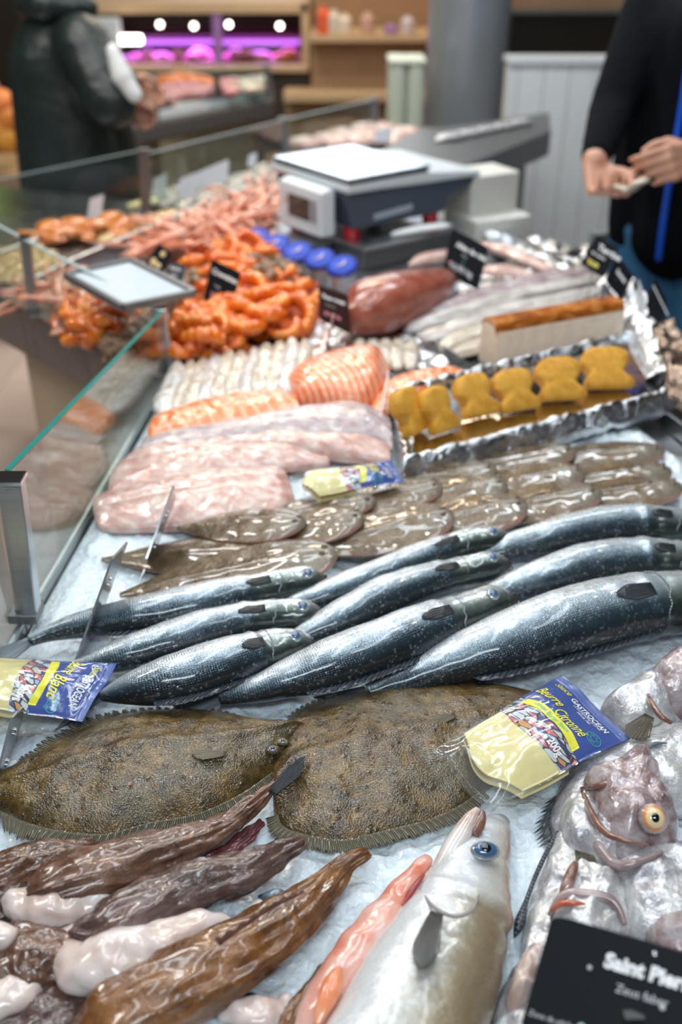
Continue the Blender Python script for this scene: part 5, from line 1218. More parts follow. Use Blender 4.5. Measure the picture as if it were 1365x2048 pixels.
crumple('foil_sheet', [(1290, 640), (1345, 660), (1440, 820), (1340, 800)], ZI+.05, .030, M_bronze, 'brownish crumpled foil against the right frame edge beside the blue jeans', 60, 60, lift=lambda a, b: .02*sin(pi*a))

# tray of croquettes
zt = ZI+.028
tr = empty('foil_tray', P(1050, 850, ZI+.012), 'foil-wrapped tray holding the six golden fish-shaped croquettes', 'tray')
TQ = [(800, 798), (1262, 684), (1326, 792), (826, 924)]
TC = [P(x, y, zt) for x, y in TQ]
def tq(a, b): return TC[0].lerp(TC[1], b).lerp(TC[3].lerp(TC[2], b), a)
V = []; nx, ny = 110, 60
for i in range(ny):
    for j in range(nx):
        a = -.14+1.28*i/(ny-1); b = -.04+1.08*j/(nx-1); p = tq(a, b); e = max(-a, a-1, -b*2.0, (b-1)*2.0)
        d, _ = noise.voronoi(Vector((p.x*34, p.y*34, 0)))
        if e <= 0: z = .003*noise.noise(p*16)+(.0012*(d[1]-d[0]))
        else: z = .016*min(1, e/.03)*(1 if e < .07 else max(-1.3, 1-(e-.07)/.03))+.010*(d[1]-d[0])
        V.append(p+Vector((0, 0, z)))
o = mk('foil_lining', V, [f[::-1] for f in grid_faces(ny, nx, False)], M_foil, tr); s = o.modifiers.new('thick', 'SOLIDIFY'); s.thickness = .0006
V = []
for i in range(20):
    for j in range(40):
        p = tq(.02+.96*i/19, .01+.98*j/39); V.append(p+Vector((0, 0, .0055+.001*noise.noise(p*14))))
o = mk('tray_floor', V, [f[::-1] for f in grid_faces(20, 40, False)], M_foil_s, tr); s = o.modifiers.new('thick', 'SOLIDIFY'); s.thickness = .001
prism('tray_body', [tuple(tq(a, b).xy) for a, b in ((-.06, .0), (-.06, 1.0), (1.06, 1.0), (1.06, 0))], ZI+.012, zt-.004, M_foil, tr, bev=.004)
def croq(cx, cy, w_, h_, lean, label, yaw=0):
    """fish-shaped breaded croquette leaning back: outline in its own plane, then thickened"""
    O = P(cx, cy+h_*.50, zt+.008); k = mpp(O)
    out = [(-.50, .10), (-.46, .34), (-.30, .52), (-.05, .56), (.22, .55), (.42, .44), (.48, .24), (.40, .04), (.34, -.10), (.42, -.24), (.52, -.34), (.50, -.50), (.20, -.52), (-.15, -.52), (-.40, -.50), (-.44, -.32), (-.36, -.18), (-.42, -.02)]
    out = cat_closed(out, 72); X = Vector((cos(yaw), sin(yaw), 0)); Yv = Vector((-sin(yaw)*cos(lean), cos(yaw)*cos(lean), sin(lean))); N = X.cross(Yv)
    W = w_*k; Hh = h_*k*1.02; T = .024; rings = [(0.0, -.5, .90), (0, -.42, .97), (0, -.2, 1.0), (0, .2, 1.0), (0, .40, .97), (0, .5, .90), (0, .56, .70), (0, .60, .45), (0, .62, .2)]
    V = []
    c0 = O+Yv*(Hh*.52)+N*T*.4
    for _, zz, sc in rings:
        for x, y in out:
            p = c0+X*(x*W*sc)+Yv*((y*sc)*Hh)+N*(zz*T)
            V.append(p+N*(.0018*noise.noise(p*70))+X*.0014*noise.noise(p*90))
    Fc = grid_faces(len(rings), 72, True); Fc.append(tuple(range(71, -1, -1))); Fc.append(tuple((len(rings)-1)*72+j for j in range(72)))
    o = mk('fish_croquette', V, Fc, M_crumb); tag(o, label, 'croquette', 'golden croquettes on the foil tray')
for (x, y, w_, h_, l, yw, lb) in ((826, 826, 74, 86, 60, .9, 'golden fish-shaped croquette at the left end of the foil tray'), (882, 824, 72, 84, 58, .7, 'second golden croquette from the left, leaning on the first'),
    (956, 796, 84, 80, 52, .5, 'third golden croquette from the left on the foil tray'), (1034, 786, 90, 78, 50, .35, 'fourth golden croquette from the left on the foil tray'),
    (1120, 764, 98, 80, 48, .15, 'fifth golden croquette, wide and flat, second from the right end'), (1212, 742, 102, 78, 46, .05, 'golden croquette at the right end of the foil tray')):
    croq(x, y, w_, h_, radians(l), lb, yw)

# terrine loaf
LB = [P(990, 742, ZI+.012), P(1244, 692, ZI+.012)]
ax = (LB[1]-LB[0]); Ln = ax.length; ax.normalize(); by = Vector((-ax.y, ax.x, 0)); ter = empty('terrine', LB[0], 'cream fish terrine loaf with a browned top, behind the croquettes', 'terrine')
def lo_(a, y, z): return LB[0]+ax*a+by*y+Vector((0, 0, z))
def loafmesh(name, prof, a0, a1, m_, par, cap=0):
    n = 2; V = []; k = len(prof)
    for i in range(n):
        a = a0+(a1-a0)*i/(n-1)
        for (y, z) in prof:
            V.append(lo_(a, y, z))
    Fc = grid_faces(n, k, True); Fc.append(tuple(range(k-1, -1, -1))); Fc.append(tuple((n-1)*k+j for j in range(k)))
    o = mk(name, V, Fc, m_, par, smooth=False); b_ = o.modifiers.new('bevel', 'BEVEL'); b_.width = .003; b_.segments = 2; b_.limit_method = 'ANGLE'; return o
M_ter = mat('cream terrine', lambda h: dict(base=h.ramp(h.noise(h.obj(), 60, 5), [(.3, (.78, .64, .50)), (.7, (.90, .78, .64))]), rough=.45, sss=.1))
M_crust = mat('browned crust', lambda h: dict(base=h.ramp(h.noise(h.map(h.obj(), (1, 1, 3)), 45, 5), [(.32, (.20, .045, .006)), (.55, (.45, .13, .012)), (.75, (.70, .36, .12))]), rough=.25, coat=.4))
loafmesh('loaf', [(0, 0), (.004, .066), (.010, .080), (.016, .084), (.044, .084), (.054, .07), (.058, 0)], 0, Ln, M_ter, ter)
loafmesh('browned_top', [(.0035, .062), (.0085, .0815), (.015, .0862), (.045, .0862), (.056, .072), (.050, .070), (.044, .080), (.017, .080), (.011, .076)], -.0005, Ln+.0008, M_crust, ter)
o = pillow('brown_spot', [(1148, 695), (1165, 684), (1196, 686), (1186, 698), (1160, 702)], (1170, 692), .001, M_crust, None) if False else None
sp = [lo_(Ln*.70+dx, -.0006, .018+dz) for dx, dz in ((-.020, 0), (-.012, .006), (.004, .008), (.018, .009), (.014, .003), (.0, -.002))]
mk('brown_spot', sp+[p+by*.002 for p in sp], [tuple(range(5, -1, -1)), tuple(range(6, 12))]+[(i, (i+1) % 6, 6+(i+1) % 6, 6+i) for i in range(6)], M_crust, ter, smooth=False)
tb = empty('black_tray', LB[0]-Vector((0, 0, .01)), 'low black plastic tray under the terrine loaf', 'tray')
prism('tray_floor', [tuple(lo_(a, y, 0).xy) for a, y in ((-.045, -.004), (Ln+.02, -.004), (Ln+.02, .11), (-.045, .11))], ZI+.004, ZI+.010, M_black, tb)
for (a, y, c, d) in ((-.045, -.010, Ln+.02, -.004), (-.045, .11, Ln+.02, .116), (-.051, -.01, -.045, .116), (Ln+.02, -.01, Ln+.026, .116)):
    prism('tray_wall', [tuple(lo_(a, y, 0).xy), tuple(lo_(c, y, 0).xy), tuple(lo_(c, d, 0).xy), tuple(lo_(a, d, 0).xy)], ZI+.004, ZI+.030, M_black, tb)

# tuna loin
o = loft('tuna_loin', pxst([(704, 640, 50), (716, 630, 98), (745, 614, 122), (800, 596, 118), (850, 580, 96), (886, 562, 60), (902, 552, 20)], ZI+.008, .85), M_tuna, None, 60, 40, lambda u, v, fs, fu: (math.copysign(abs(fs)**.75, fs), math.copysign(abs(fu)**.8, fu)), lambda u, v, p: .002*noise.noise(p*30))
tag(o, 'thick brownish red tuna loin in the centre beside the dark brown card', 'tuna loin')
# long white fillets
WF = [([(1195, 556, 30), (1130, 568, 40), (1050, 585, 44), (960, 610, 50), (880, 636, 56), (826, 654, 40), (816, 660, 16)], 'long white fillet, farthest of the bundle behind the terrine', .010, M_white),
      ([(1200, 580, 30), (1140, 596, 44), (1060, 612, 50), (980, 632, 48), (905, 660, 48), (842, 676, 34)], 'long white fillet in the middle of the bundle', .020, M_white),
      ([(1180, 540, 24), (1120, 552, 36), (1050, 566, 40), (980, 582, 40), (900, 612, 40), (850, 630, 20)], 'thin white fillet at the back edge of the bundle', .020, M_codg),
      ([(1180, 600, 26), (1100, 622, 44), (1010, 648, 50), (940, 672, 52), (896, 694, 44), (886, 704, 18)], 'white fillet lying against the terrine loaf', .014, M_cream),
      ([(1010, 668, 30), (960, 690, 46), (920, 705, 44), (890, 712, 18)], 'short cream fillet end left of the terrine', .008, M_cream),
      ([(1100, 540, 20), (1060, 520, 34), (1010, 500, 36), (960, 488, 22)], 'pinkish fillet behind the black card, far right of the counter', .012, M_cod),
      ([(1080, 560, 20), (1030, 545, 40), (985, 540, 36), (960, 545, 14)], 'small pink fillet end directly right of the black card', .014, M_cod),
      ([(820, 530, 14), (850, 518, 34), (890, 510, 34), (905, 500, 14)], 'pale fish piece between the scale block and the black card', .012, M_cod)]
for sp_, lb, z_, m_ in WF:
    o = loft('white_fillet', pxst(sp_, ZI+.002+z_, .5), m_, None, 60, 30, None, lambda u, v, p: .003*noise.noise(p*28)+.0015*sin(v*2*pi*5+3*noise.noise(p*10))); tag(o, lb, 'fish fillet')

# ------------------------------------------------------------------ shellfish
def inpoly(x, y, poly):
    c = False; n = len(poly)
    for i in range(n):
        x0, y0 = poly[i]; x1, y1 = poly[(i+1) % n]
        if (y0 > y) != (y1 > y) and x < (x1-x0)*(y-y0)/(y1-y0)+x0: c = not c
    return c
def scatter(poly, n, dmin, z0, seed=1):
    rnd = random.Random(seed); xs = [p[0] for p in poly]; ys = [p[1] for p in poly]; out = []; tries = 0
    while len(out) < n and tries < n*300:
        tries += 1; x = rnd.uniform(min(xs), max(xs)); y = rnd.uniform(min(ys), max(ys))
        if not inpoly(x, y, poly): continue
        p = P(x, y, z0)
        if all((p-q).length > dmin for q in out): out.append(p)
    return out
def seg(amp, k, f=1.0): return lambda u, v, p: amp*(abs(sin(u*pi*k))-.5)*(1 if .18 < u < .9 else .2)
def make_prawn():
    t = empty('prawn', (0, 0, 0)); st = []
    for k in range(9):
        a = radians(190-k*21); r = .026; th = [.0035, .0075, .0095, .0098, .0092, .0082, .0068, .0052, .0035][k]
        st.append((r*cos(a), r*sin(a), .010, th, th*1.05))
    loft('shell', st, M_prawn, t, 36, 12, None, seg(.0024, 8))
    e = Vector(st[-1][:3]); d = (e-Vector(st[-2][:3])).normalized(); s = Vector((-d.y, d.x, 0))
    fin('tail_fan', [e-s*.004, e, e+s*.004], [e+d*.012-s*.010, e+d*.016, e+d*.012+s*.010], M_prawn, t, 12, 3, th=.0015, ridge=.001, freq=6)
    h_ = Vector(st[0][:3]); d0_ = (h_-Vector(st[1][:3])).normalized()
    tube('antenna', [h_, h_+d0_*.02+Vector((.004, .002, .004)), h_+d0_*.035+Vector((.014, .002, .008))], [.0007, .0005, .0003], M_prawn, t, 5)
    V = []
    for k in range(5):
        a = radians(180-k*22); c = Vector((.013*cos(a), .013*sin(a), .008)); V.append((c, .0016, c*.45+Vector((0, 0, .004)), .0008))
    vs = []; fs = []
    for l in V:
        v, f = limb_geo(*l, m=6); b = len(vs); vs += v; fs += [tuple(i+b for i in q) for q in f]
    mk('legs', vs, fs, M_prawn, t)
    return t
def make_lang():
    t = empty('langoustine', (0, 0, 0))
    loft('shell', [(-.055, 0, .010, .003, .002), (-.035, 0, .012, .012, .007), (-.01, 0, .012, .012, .008), (.015, 0, .013, .013, .011), (.040, 0, .012, .010, .009), (.058, 0, .012, .003, .003)], M_prawn_p, t, 28, 12, None, seg(.0012, 9))
    fin('tail_fan', [(-.050, -.006, .010), (-.052, 0, .010), (-.050, .006, .010)], [(-.068, -.014, .008), (-.074, 0, .008), (-.068, .014, .008)], M_prawn_p, t, 12, 3, th=.0015)
    for s in (-1, 1):
        V = [((.04, .006*s, .012), .003, (.075, .020*s, .012), .0035), ((.075, .020*s, .012), .005, (.105, .012*s, .012), .0045), ((.105, .012*s, .012), .003, (.130, .010*s, .012), .001), ((.105, .016*s, .012), .0025, (.128, .018*s, .012), .001)]
        vs = []; fs = []
        for l in V:
            v, f = limb_geo(*l, m=7); b = len(vs); vs += v; fs += [tuple(i+b for i in q) for q in f]
        mk('claw', vs, fs, M_prawn_p, t)
        ball('eye', (.05, .006*s, .017), .0025, M_pupil, t, 8)
    return t
def make_whelk():
    t = empty('whelk', (0, 0, 0)); n = 40; st = []
    loft('shell', [(-.022, 0, .008, .002, .002), (-.014, 0, .010, .007, .007), (-.004, 0, .012, .012, .011), (.008, 0, .013, .014, .012), (.020, 0, .010, .007, .006), (.028, .003, .009, .003, .003)], M_whelk, t, 30, 14, None, lambda u, v, p: .0022*(abs(((u*4.5+v) % 1)-.5)*2-.5)*(1-u*.6))
    ball('opening', (.016, -.009, .010), (.007, .003, .004), M_pupil, t, 10)
    return t
def make_crab():
    t = empty('crab', (0, 0, 0))
    loft('shell', [(-.055, 0, .026, .004, .004), (-.040, 0, .030, .032, .016), (0, 0, .032, .044, .022), (.040, 0, .030, .032, .016), (.055, 0, .026, .004, .004)], M_crab, t, 24, 20, None, lambda u, v, p: .003*noise.noise(p*40))
    for s in (-1, 1):
        vs = []; fs = []
        for l in [((.045*s, -.02, .02), .009, (.075*s, -.045, .016), .010), ((.075*s, -.045, .016), .015, (.050*s, -.075, .018), .013), ((.05*s, -.075, .018), .008, (.025*s, -.085, .018), .003), ((.056*s, -.085, .016), .006, (.03*s, -.096, .015), .003)]:
            v, f = limb_geo(*l, m=8); b = len(vs); vs += v; fs += [tuple(i+b for i in q) for q in f]
        mk('claw', vs, fs, M_crab, t)
        for k in range(4):
            vs = []; fs = []
            for l in [((.04*s, -.01+.014*k, .02), .006, (.085*s, -.015+.026*k, .030), .0055), ((.085*s, -.015+.026*k, .030), .0055, (.105*s, -.01+.032*k, .005), .002)]:
                v, f = limb_geo(*l, m=7); b = len(vs); vs += v; fs += [tuple(i+b for i in q) for q in f]
            mk('leg', vs, fs, M_crab, t)
    return t
PROTO = {}
def pile(mkf, key, poly, layers, dmin, zb, label, cat_, group, scl=(.9, 1.15), flat=.5, seed=1):
    rnd = random.Random(seed)
    for L_, cnt in enumerate(layers):
        cx_ = sum(p[0] for p in poly)/len(poly); cy_ = sum(p[1] for p in poly)/len(poly); f = 1-.17*L_
        pl = [(cx_+(x-cx_)*f, cy_+(y-cy_)*f) for x, y in poly]
        for p in scatter(pl, cnt, dmin, zb+L_*dmin*.42, seed*10+L_):
            if key not in PROTO: PROTO[key] = mkf(); o = PROTO[key]; first = True
            else: o = copy_tree(PROTO[key])
            o.location = p; o.rotation_euler = (rnd.uniform(-flat, flat), rnd.uniform(-flat, flat), rnd.uniform(0, 6.28)); o.scale = (rnd.uniform(*scl),)*3
            tag(o, label, cat_, group)
pp = [(342, 640), (380, 600), (420, 600), (470, 568), (520, 552), (590, 560), (630, 590), (640, 640), (600, 665), (520, 684), (430, 700), (350, 742), (338, 700)]
pile(make_prawn, 'prawn', pp, (52, 46, 34, 16), .033, ZI+.006, 'cooked orange prawn in the big heap in front of the black card', 'prawn', 'orange prawns in the big heap', (1.15, 1.5), .7, 1)
pile(make_prawn, 'prawn', [(385, 510), (430, 495), (500, 492), (560, 505), (560, 535), (480, 540), (400, 548)], (22, 16, 6), .036, ZI+.02, 'cooked orange prawn in the small heap behind the black card', 'prawn', 'orange prawns behind the black card', (1.1, 1.4), .7, 2)
pile(make_prawn, 'prawn', [(128, 625), (170, 600), (240, 618), (262, 640), (250, 680), (190, 690), (140, 668)], (24, 16, 6), .036, ZI+.006, 'cooked orange prawn in the heap seen under the glass shelf', 'prawn', 'orange prawns under the glass shelf', (1.1, 1.4), .7, 3)
lg = [(255, 500), (340, 455), (420, 430), (480, 405), (548, 385), (556, 440), (520, 470), (480, 500), (380, 505), (300, 530)]
pile(make_lang, 'langoustine', lg, (48, 40, 20), .050, ZI+.006, 'pink langoustine in the heap left of the scale', 'langoustine', 'pink langoustines left of the scale', (.85, 1.1), .35, 4)
pile(make_lang, 'langoustine', [(75, 590), (100, 562), (150, 552), (215, 560), (240, 600), (170, 605), (120, 640)], (16, 12), .050, ZI+.006, 'pink langoustine behind the far left glass screen', 'langoustine', 'pink langoustines behind the left glass', (.85, 1.1), .35, 5)
pile(make_whelk, 'whelk', [(470, 515), (520, 500), (590, 520), (612, 560), (570, 575), (500, 570)], (34, 26, 10), .027, ZI+.02, 'brown whelk in the heap behind the orange prawns', 'whelk', 'brown whelks behind the prawns', (.8, 1.1), .6, 6)
pile(make_whelk, 'whelk', [(195, 690), (215, 640), (290, 630), (330, 610), (335, 660), (300, 710), (290, 740), (235, 720)], (40, 26), .027, ZI+.006, 'brown whelk in the heap at the counter corner by the glass', 'whelk', 'brown whelks at the corner', (.8, 1.1), .6, 7)
pile(make_whelk, 'whelk', [(335, 560), (400, 545), (420, 580), (370, 610), (335, 605)], (16, 10), .027, ZI+.012, 'brown whelk between the glass shelf and the black card', 'whelk', 'brown whelks beside the shelf', (.8, 1.1), .6, 8)
random.seed(11)
CR = [(105, 472, 'crab at the left end of the far tray'), (150, 466, 'crab second from the left in the far tray'), (195, 470, 'crab below the white card back'), (240, 468, 'crab in the middle of the far tray'), (130, 486, 'crab in front of the two left-most crabs'), (225, 455, 'crab behind the middle crab of the far tray')]
for x, y, lb in CR:
    if 'crab' not in PROTO: PROTO['crab'] = make_crab(); o = PROTO['crab']
    else: o = copy_tree(PROTO['crab'])
    o.location = P(x, y, .892); o.rotation_euler = (random.uniform(-.2, .2), random.uniform(-.2, .2), random.uniform(-1.5, 1.5)); o.scale = (.8,)*3
    tag(o, 'orange brown '+lb, 'crab', 'crabs in the far tray')
M_tan2 = M_yel
def lump(name, x, y, r, m_, label, cat_, group, zb=.890, el=1.4):
    p = P(x, y, zb); a = random.uniform(0, pi); dx = cos(a)*r*el; dy = sin(a)*r*el; z = zb+r*.4; ph = random.random()*9
    o = loft(name, [(p.x-dx, p.y-dy, z, .002, .002), (p.x-dx*.6, p.y-dy*.6, z, r*.75, r*.38), (p.x, p.y, z+.002, r, r*.45), (p.x+dx*.6, p.y+dy*.6, z, r*.7, r*.36), (p.x+dx, p.y+dy, z, .003, .002)], m_, None, 16, 14, None, lambda u, v, q: r*.16*noise.noise(q*70+Vector((ph, 0, 0))))
    tag(o, label, cat_, group)
for (poly, n_, r, m_, nm, lb, g, dm) in (
    ([(215, 486), (300, 448), (345, 432), (330, 450), (260, 492)], 22, .026, M_yel, 'tan_shellfish', 'tan shellfish lying against the steel divider in the far tray', 'tan shellfish in the far tray', .03),
    ([(350, 425), (420, 388), (530, 340), (540, 352), (430, 402)], 30, .028, M_oyster, 'oyster', 'grey oyster in the row behind the steel divider', 'oysters behind the divider', .032),
    ([(-20, 520), (60, 500), (130, 530), (60, 575), (-20, 565)], 32, .024, M_yel, 'tan_shellfish', 'tan shellfish at the far left frame edge behind the glass', 'tan shellfish at the left edge', .03),
    ([(300, 405), (380, 375), (400, 385), (330, 420)], 10, .03, M_oyster, 'oyster', 'dark oyster in front of the white card backs', 'oysters near the white cards', .034),
    ([(600, 300), (760, 262), (830, 275), (790, 290)], 16, .05, M_cod, 'pink_fish_piece', 'pale pink fish piece on the far counter behind the scale', 'pink pieces behind the scale', .06)):
    for p in scatter(poly, n_, dm, .893, len(nm)+n_):
        v = p-CAM; d = v
        # back to px for the lump helper
        cz = v.dot(Vector((0, cos(TH), -sin(TH)))); px_ = CX+F*v.x/cz; py_ = CY-F*(v.dot(Vector((0, sin(TH), cos(TH)))))/cz
        lump(nm, px_, py_, r, m_, lb, nm.split('_')[-1] if nm != 'pink_fish_piece' else 'fish piece', g)
tag(loft('butter_pack', pxst([(255, 412, 14), (275, 408, 26), (310, 402, 26), (330, 398, 12)], .90, .5), M_butter, None, 16, 12), 'small yellow and white packet lying in the far tray', 'packet')

# ------------------------------------------------------------------ scale on its steel block
bx = Vector((.80, .60, 0)); byy = Vector((-.60, .80, 0))
blk = empty('steel_block', P(740, 520, .89), 'low stainless steel block under the scale', 'block')
O_ = P(738, 538, .89)
def bl(a, b, z): return O_+bx*a+byy*b+Vector((0, 0, z))
prism('top_plate', [tuple(bl(a, b, 0).xy) for a, b in ((-.02, -.005), (.30, -.005), (.30, .42), (-.02, .42))], .934, .942, M_steel, blk, bev=.002)
prism('block_body', [tuple(bl(a, b, 0).xy) for a, b in ((-.01, .005), (.29, .005), (.29, .41), (-.01, .41))], .886, .934, M_dsteel, blk, bev=.002)
prism('end_shelf', [tuple(bl(a, b, 0).xy) for a, b in ((-.16, .12), (-.02, .12), (-.02, .42), (-.16, .42))], .926, .934, M_steel, blk, bev=.002)
prism('end_shelf_body', [tuple(bl(a, b, 0).xy) for a, b in ((-.15, .13), (-.02, .13), (-.02, .41), (-.15, .41))], .886, .926, M_dsteel, blk)
SO_ = Q(693, 360, 2.37); zP = SO_.z
def sl(a, b, z): return Vector((SO_.x, SO_.y, 0))+bx*a+byy*b+Vector((0, 0, z))
scl_ = empty('weighing_scale', sl(.15, .15, .942), 'grey and blue shop weighing scale with a steel pan and red feet', 'scale')
def xs(name, prof, b0, b1, m_, bev=.006):
    n = len(prof); V = [sl(a, b0, z) for a, z in prof]+[sl(a, b1, z) for a, z in prof]
    ar = sum(prof[i][0]*prof[(i+1) % n][1]-prof[(i+1) % n][0]*prof[i][1] for i in range(n))
    Fc = [tuple(range(n)), tuple(range(2*n-1, n-1, -1))]+[(i, n+i, n+(i+1) % n, (i+1) % n) for i in range(n)]
    if ar < 0: Fc = [f[::-1] for f in Fc]
    o = mk(name, V, Fc, m_, scl_, smooth=False); bb = o.modifiers.new('bevel', 'BEVEL'); bb.width = bev; bb.segments = 3; bb.limit_method = 'ANGLE'; return o
xs('upper_housing', [(-.005, zP-.032), (-.005, zP-.012), (.25, zP-.012), (.42, zP-.030), (.425, zP-.044), (.26, zP-.040), (.10, zP-.034)], -.012, .31, M_scale_l, .007)
xs('lower_housing', [(.02, zP-.120), (.0, zP-.034), (.25, zP-.034), (.42, zP-.044), (.42, zP-.062), (.33, zP-.085), (.31, zP-.120)], -.004, .30, M_scale_d, .010)
xs('pan_rim', [(.0, zP-.012), (.0, zP-.004), (.245, zP-.004), (.245, zP-.012)], -.008, .30, M_black, .002)
xs('weighing_pan', [(-.004, zP-.004), (-.004, zP+.004), (.25, zP+.004), (.25, zP-.004)], -.012, .304, mat('brushed pan', base=(.62, .72, .82), metal=1.0, rough=.24), .003)
xs('label_plate', [(.08, zP-.104), (.08, zP-.090), (.20, zP-.082), (.20, zP-.096)], -.0065, -.003, simple('pale label', (.35, .42, .48), .4), .0005)
for a, b in ((.04, .03), (.29, .03), (.04, .26), (.29, .26)):
    c = sl(a, b, .942); lathe('foot', c, [(.018, 0), (.020, .004), (.020, zP-.118-.942), (.014, zP-.112-.942)], M_red, scl_, 24)
# display panel on the customer side
dp = xs('display_panel', [(-.050, zP-.135), (-.050, zP-.028), (-.020, zP-.022), (-.008, zP-.030), (-.008, zP-.135)], .03, .21, simple('white plastic', (.68, .74, .78), .35, 0, .03), .008)
def onp(b, z, o=.0): return sl(-.0512-o, b, z)
def pq(name, b0, b1, z0, z1, m_, o=0.0005):
    V = [onp(b0, z0, o), onp(b1, z0, o), onp(b1, z1, o), onp(b0, z1, o)]+[onp(b0, z0, -.001), onp(b1, z0, -.001), onp(b1, z1, -.001), onp(b0, z1, -.001)]
    return mk(name, V, [(0, 1, 2, 3)[::-1], (0, 1, 5, 4), (1, 2, 6, 5), (2, 3, 7, 6), (3, 0, 4, 7)], m_, dp, smooth=False)
pq('bezel', .045, .185, zP-.112, zP-.045, M_scale_l); pq('screen', .075, .165, zP-.104, zP-.052, M_screen, .0012); pq('key_strip', .050, .070, zP-.104, zP-.052, simple('grey keys', (.22, .25, .28), .4), .0012); pq('red_mark', .172, .178, zP-.075, zP-.066, M_red, .0015)
# white paper roll and stacked white boxes by the scale
o = loft('paper_towel', pxst([(782, 470, 10, .045), (800, 466, 22, .045), (840, 458, 26, .046), (885, 452, 22, .046), (900, 450, 8, .045)], .90, .5), M_paper, None, 20, 16); tag(o, 'white folded paper lying under the scale on the steel block', 'paper')
p = P(945, 432, .92); tag(box('white_box', (p.x+.02, p.y, p.z+.045), (.15, .12, .15), simple('off white card', (.62, .62, .58), .6), rot=.5, bev=.004), 'off-white box at the right of the scale', 'box')
p = P(955, 452, .90); tag(box('white_box', (p.x+.03, p.y-.02, .915), (.17, .13, .05), simple('off white card', (.66, .66, .62), .6), rot=.45, bev=.004), 'flat off-white box under the taller one right of the scale', 'box')

# cups with blue lids
for i, (x, y, lb) in enumerate(((511, 472, 'sauce cup with a blue lid, farthest left of the five'), (550, 486, 'sauce cup with a blue lid, second from the left of the five'), (595, 501, 'sauce cup with a blue lid in the middle of the five'), (640, 515, 'sauce cup with a blue lid, fourth of the five'), (684, 529, 'sauce cup with a blue lid nearest the tuna'))):
    ctr = P(x, y, .965); ax_ = Vector((-.12, -.35, .93)).normalized(); r = .033
    t = empty('sauce_cup', ctr-ax_*.062, lb, 'cup', 'sauce cups with blue lids')
    lathe('cup_body', ctr-ax_*.064, [(r*.70, 0), (r*.78, .003), (r*.93, .058)], simple('milky cup', (.52, .60, .64), .25), t, 28, ax_)
    ld = lathe('lid', ctr-ax_*.006, [(r*1.02, -.004), (r*1.05, 0), (r*1.05, .005), (r*.98, .007), (r*.80, .0065)], mat('blue lid', base=(.008, .035, .36), rough=.25), t, 28, ax_)
    lathe('lid_label', ctr, [(r*.78, .0), (r*.78, .0015), (r*.05, .0016)], simple('lid label', (.015, .075, .52), .3), ld, 24, ax_)
    X = ax_.orthogonal().normalized(); Y2 = ax_.cross(X)
    tube('lid_mark', [ctr+ax_*.003+X*(-.4*r)+Y2*.1*r, ctr+ax_*.003+Y2*-.15*r, ctr+ax_*.003+X*(.4*r)+Y2*.05*r], [.001, .0035, .001], simple('pink white mark', (.80, .62, .72), .4), ld, 6)

# ------------------------------------------------------------------ price cards
def card(label, corners, Y, nrm, m_, texts=(), stem=True, th=.0018, back=None, dots=(), name='price_card', group=None, stemto=ZI):
    C0 = Q(sum(c[0] for c in corners)/4, sum(c[1] for c in corners)/4, Y); N = Vector(nrm).normalized()
    W = []
    for x, y in corners:
        d = ray(x, y); W.append(CAM+d*((C0-CAM).dot(N)/d.dot(N)))
    t = empty(name, Vector((C0.x, C0.y, min(p.z for p in W))), label, 'price card', group)
    if N.dot(CAM-C0) < 0: N = -N
    n_ = 4; cc = W
    # rounded corners
    R = .10; out = []
    for i in range(4):
        a = cc[i]; p0 = a.lerp(cc[i-1], R*.6 if i % 2 == 0 else R); p1 = a.lerp(cc[(i+1) % 4], R if i % 2 == 0 else R*.6)
        for k in range(4):
            q = k/3; out.append(p0*(1-q)**2+a*2*q*(1-q)+p1*q*q)
    k = len(out); V = [p+N*th/2 for p in out]+[p-N*th/2 for p in out]
    Fc = [tuple(range(k))[::-1], tuple(range(k, 2*k))]+[(i, (i+1) % k, k+(i+1) % k, k+i) for i in range(k)]
    pn = mk('panel', V, Fc, m_, t, smooth=False)
    X = (cc[1]-cc[0]); Yd = (cc[3]-cc[0]); w_ = X.length; h_ = Yd.length
    def f(x, y): return cc[0]+X.normalized()*(x*w_)+Yd*(y)+N*(th/2+.0006)
    for (s, x, y, sz, m2) in texts:
        Xn = X.normalized(); Yn = Yd.normalized()
        lettering('lettering', s, sz*h_, m2, pn, lambda a, b, x=x, y=y: cc[0]+X*x+Yd*y+Xn*a-Yn*b+N*(th/2+.0006), bold=.0006 if sz > .1 else 0)
    for (x, y, r, m2) in dots:
        lathe('dot', cc[0]+X*x+Yd*y+N*(th/2), [(r*h_, 0), (r*h_*.9, .0012), (r*h_*.3, .0018)], m2, pn, 16, N)
    if stem:
        b = (cc[2]+cc[3])/2; g = Vector((b.x, b.y+.01, stemto))
        tube('spike', [b.lerp((cc[0]+cc[1])/2, .3)-N*.003, b-N*.004, g], .0018, M_steel, t, 8)
        box('clip', b.lerp((cc[0]+cc[1])/2, .3)-N*.005, (.012, .006, .018), M_black, t)
    return t
M_grey_t = simple('grey print', (.55, .58, .60), .4)
M_pinkp = simple('pink print', (.70, .25, .30), .4)
sn = CAM-Q(1250, 1960, .55); 
card('big black price card reading Saint Pierre at the bottom right corner', [(1106, 1828), (1528, 1950), (1462, 2180), (1040, 2060)], .372, (Vector(sn).normalized()+Vector((-.05, -.05, .1))), M_card,
     texts=[('Saint Pierre', .30, .30, .17, M_wtext), ('Zeus faber', .38, .47, .10, M_grey_t), ('Zone de pêche', .02, .86, .065, M_grey_t), ('Sous zone', .30, .93, .065, M_grey_t), ("Type d'engin", .62, .76, .065, M_grey_t)],
     dots=[(.24, .345, .022, M_grey_t), (.515, .02+.07, .030, M_chrome), (.275, .83, .038, simple('pale green dot', (.45, .72, .58), .3)), (.605, .48, .026, M_grey_t)], stemto=ZI)
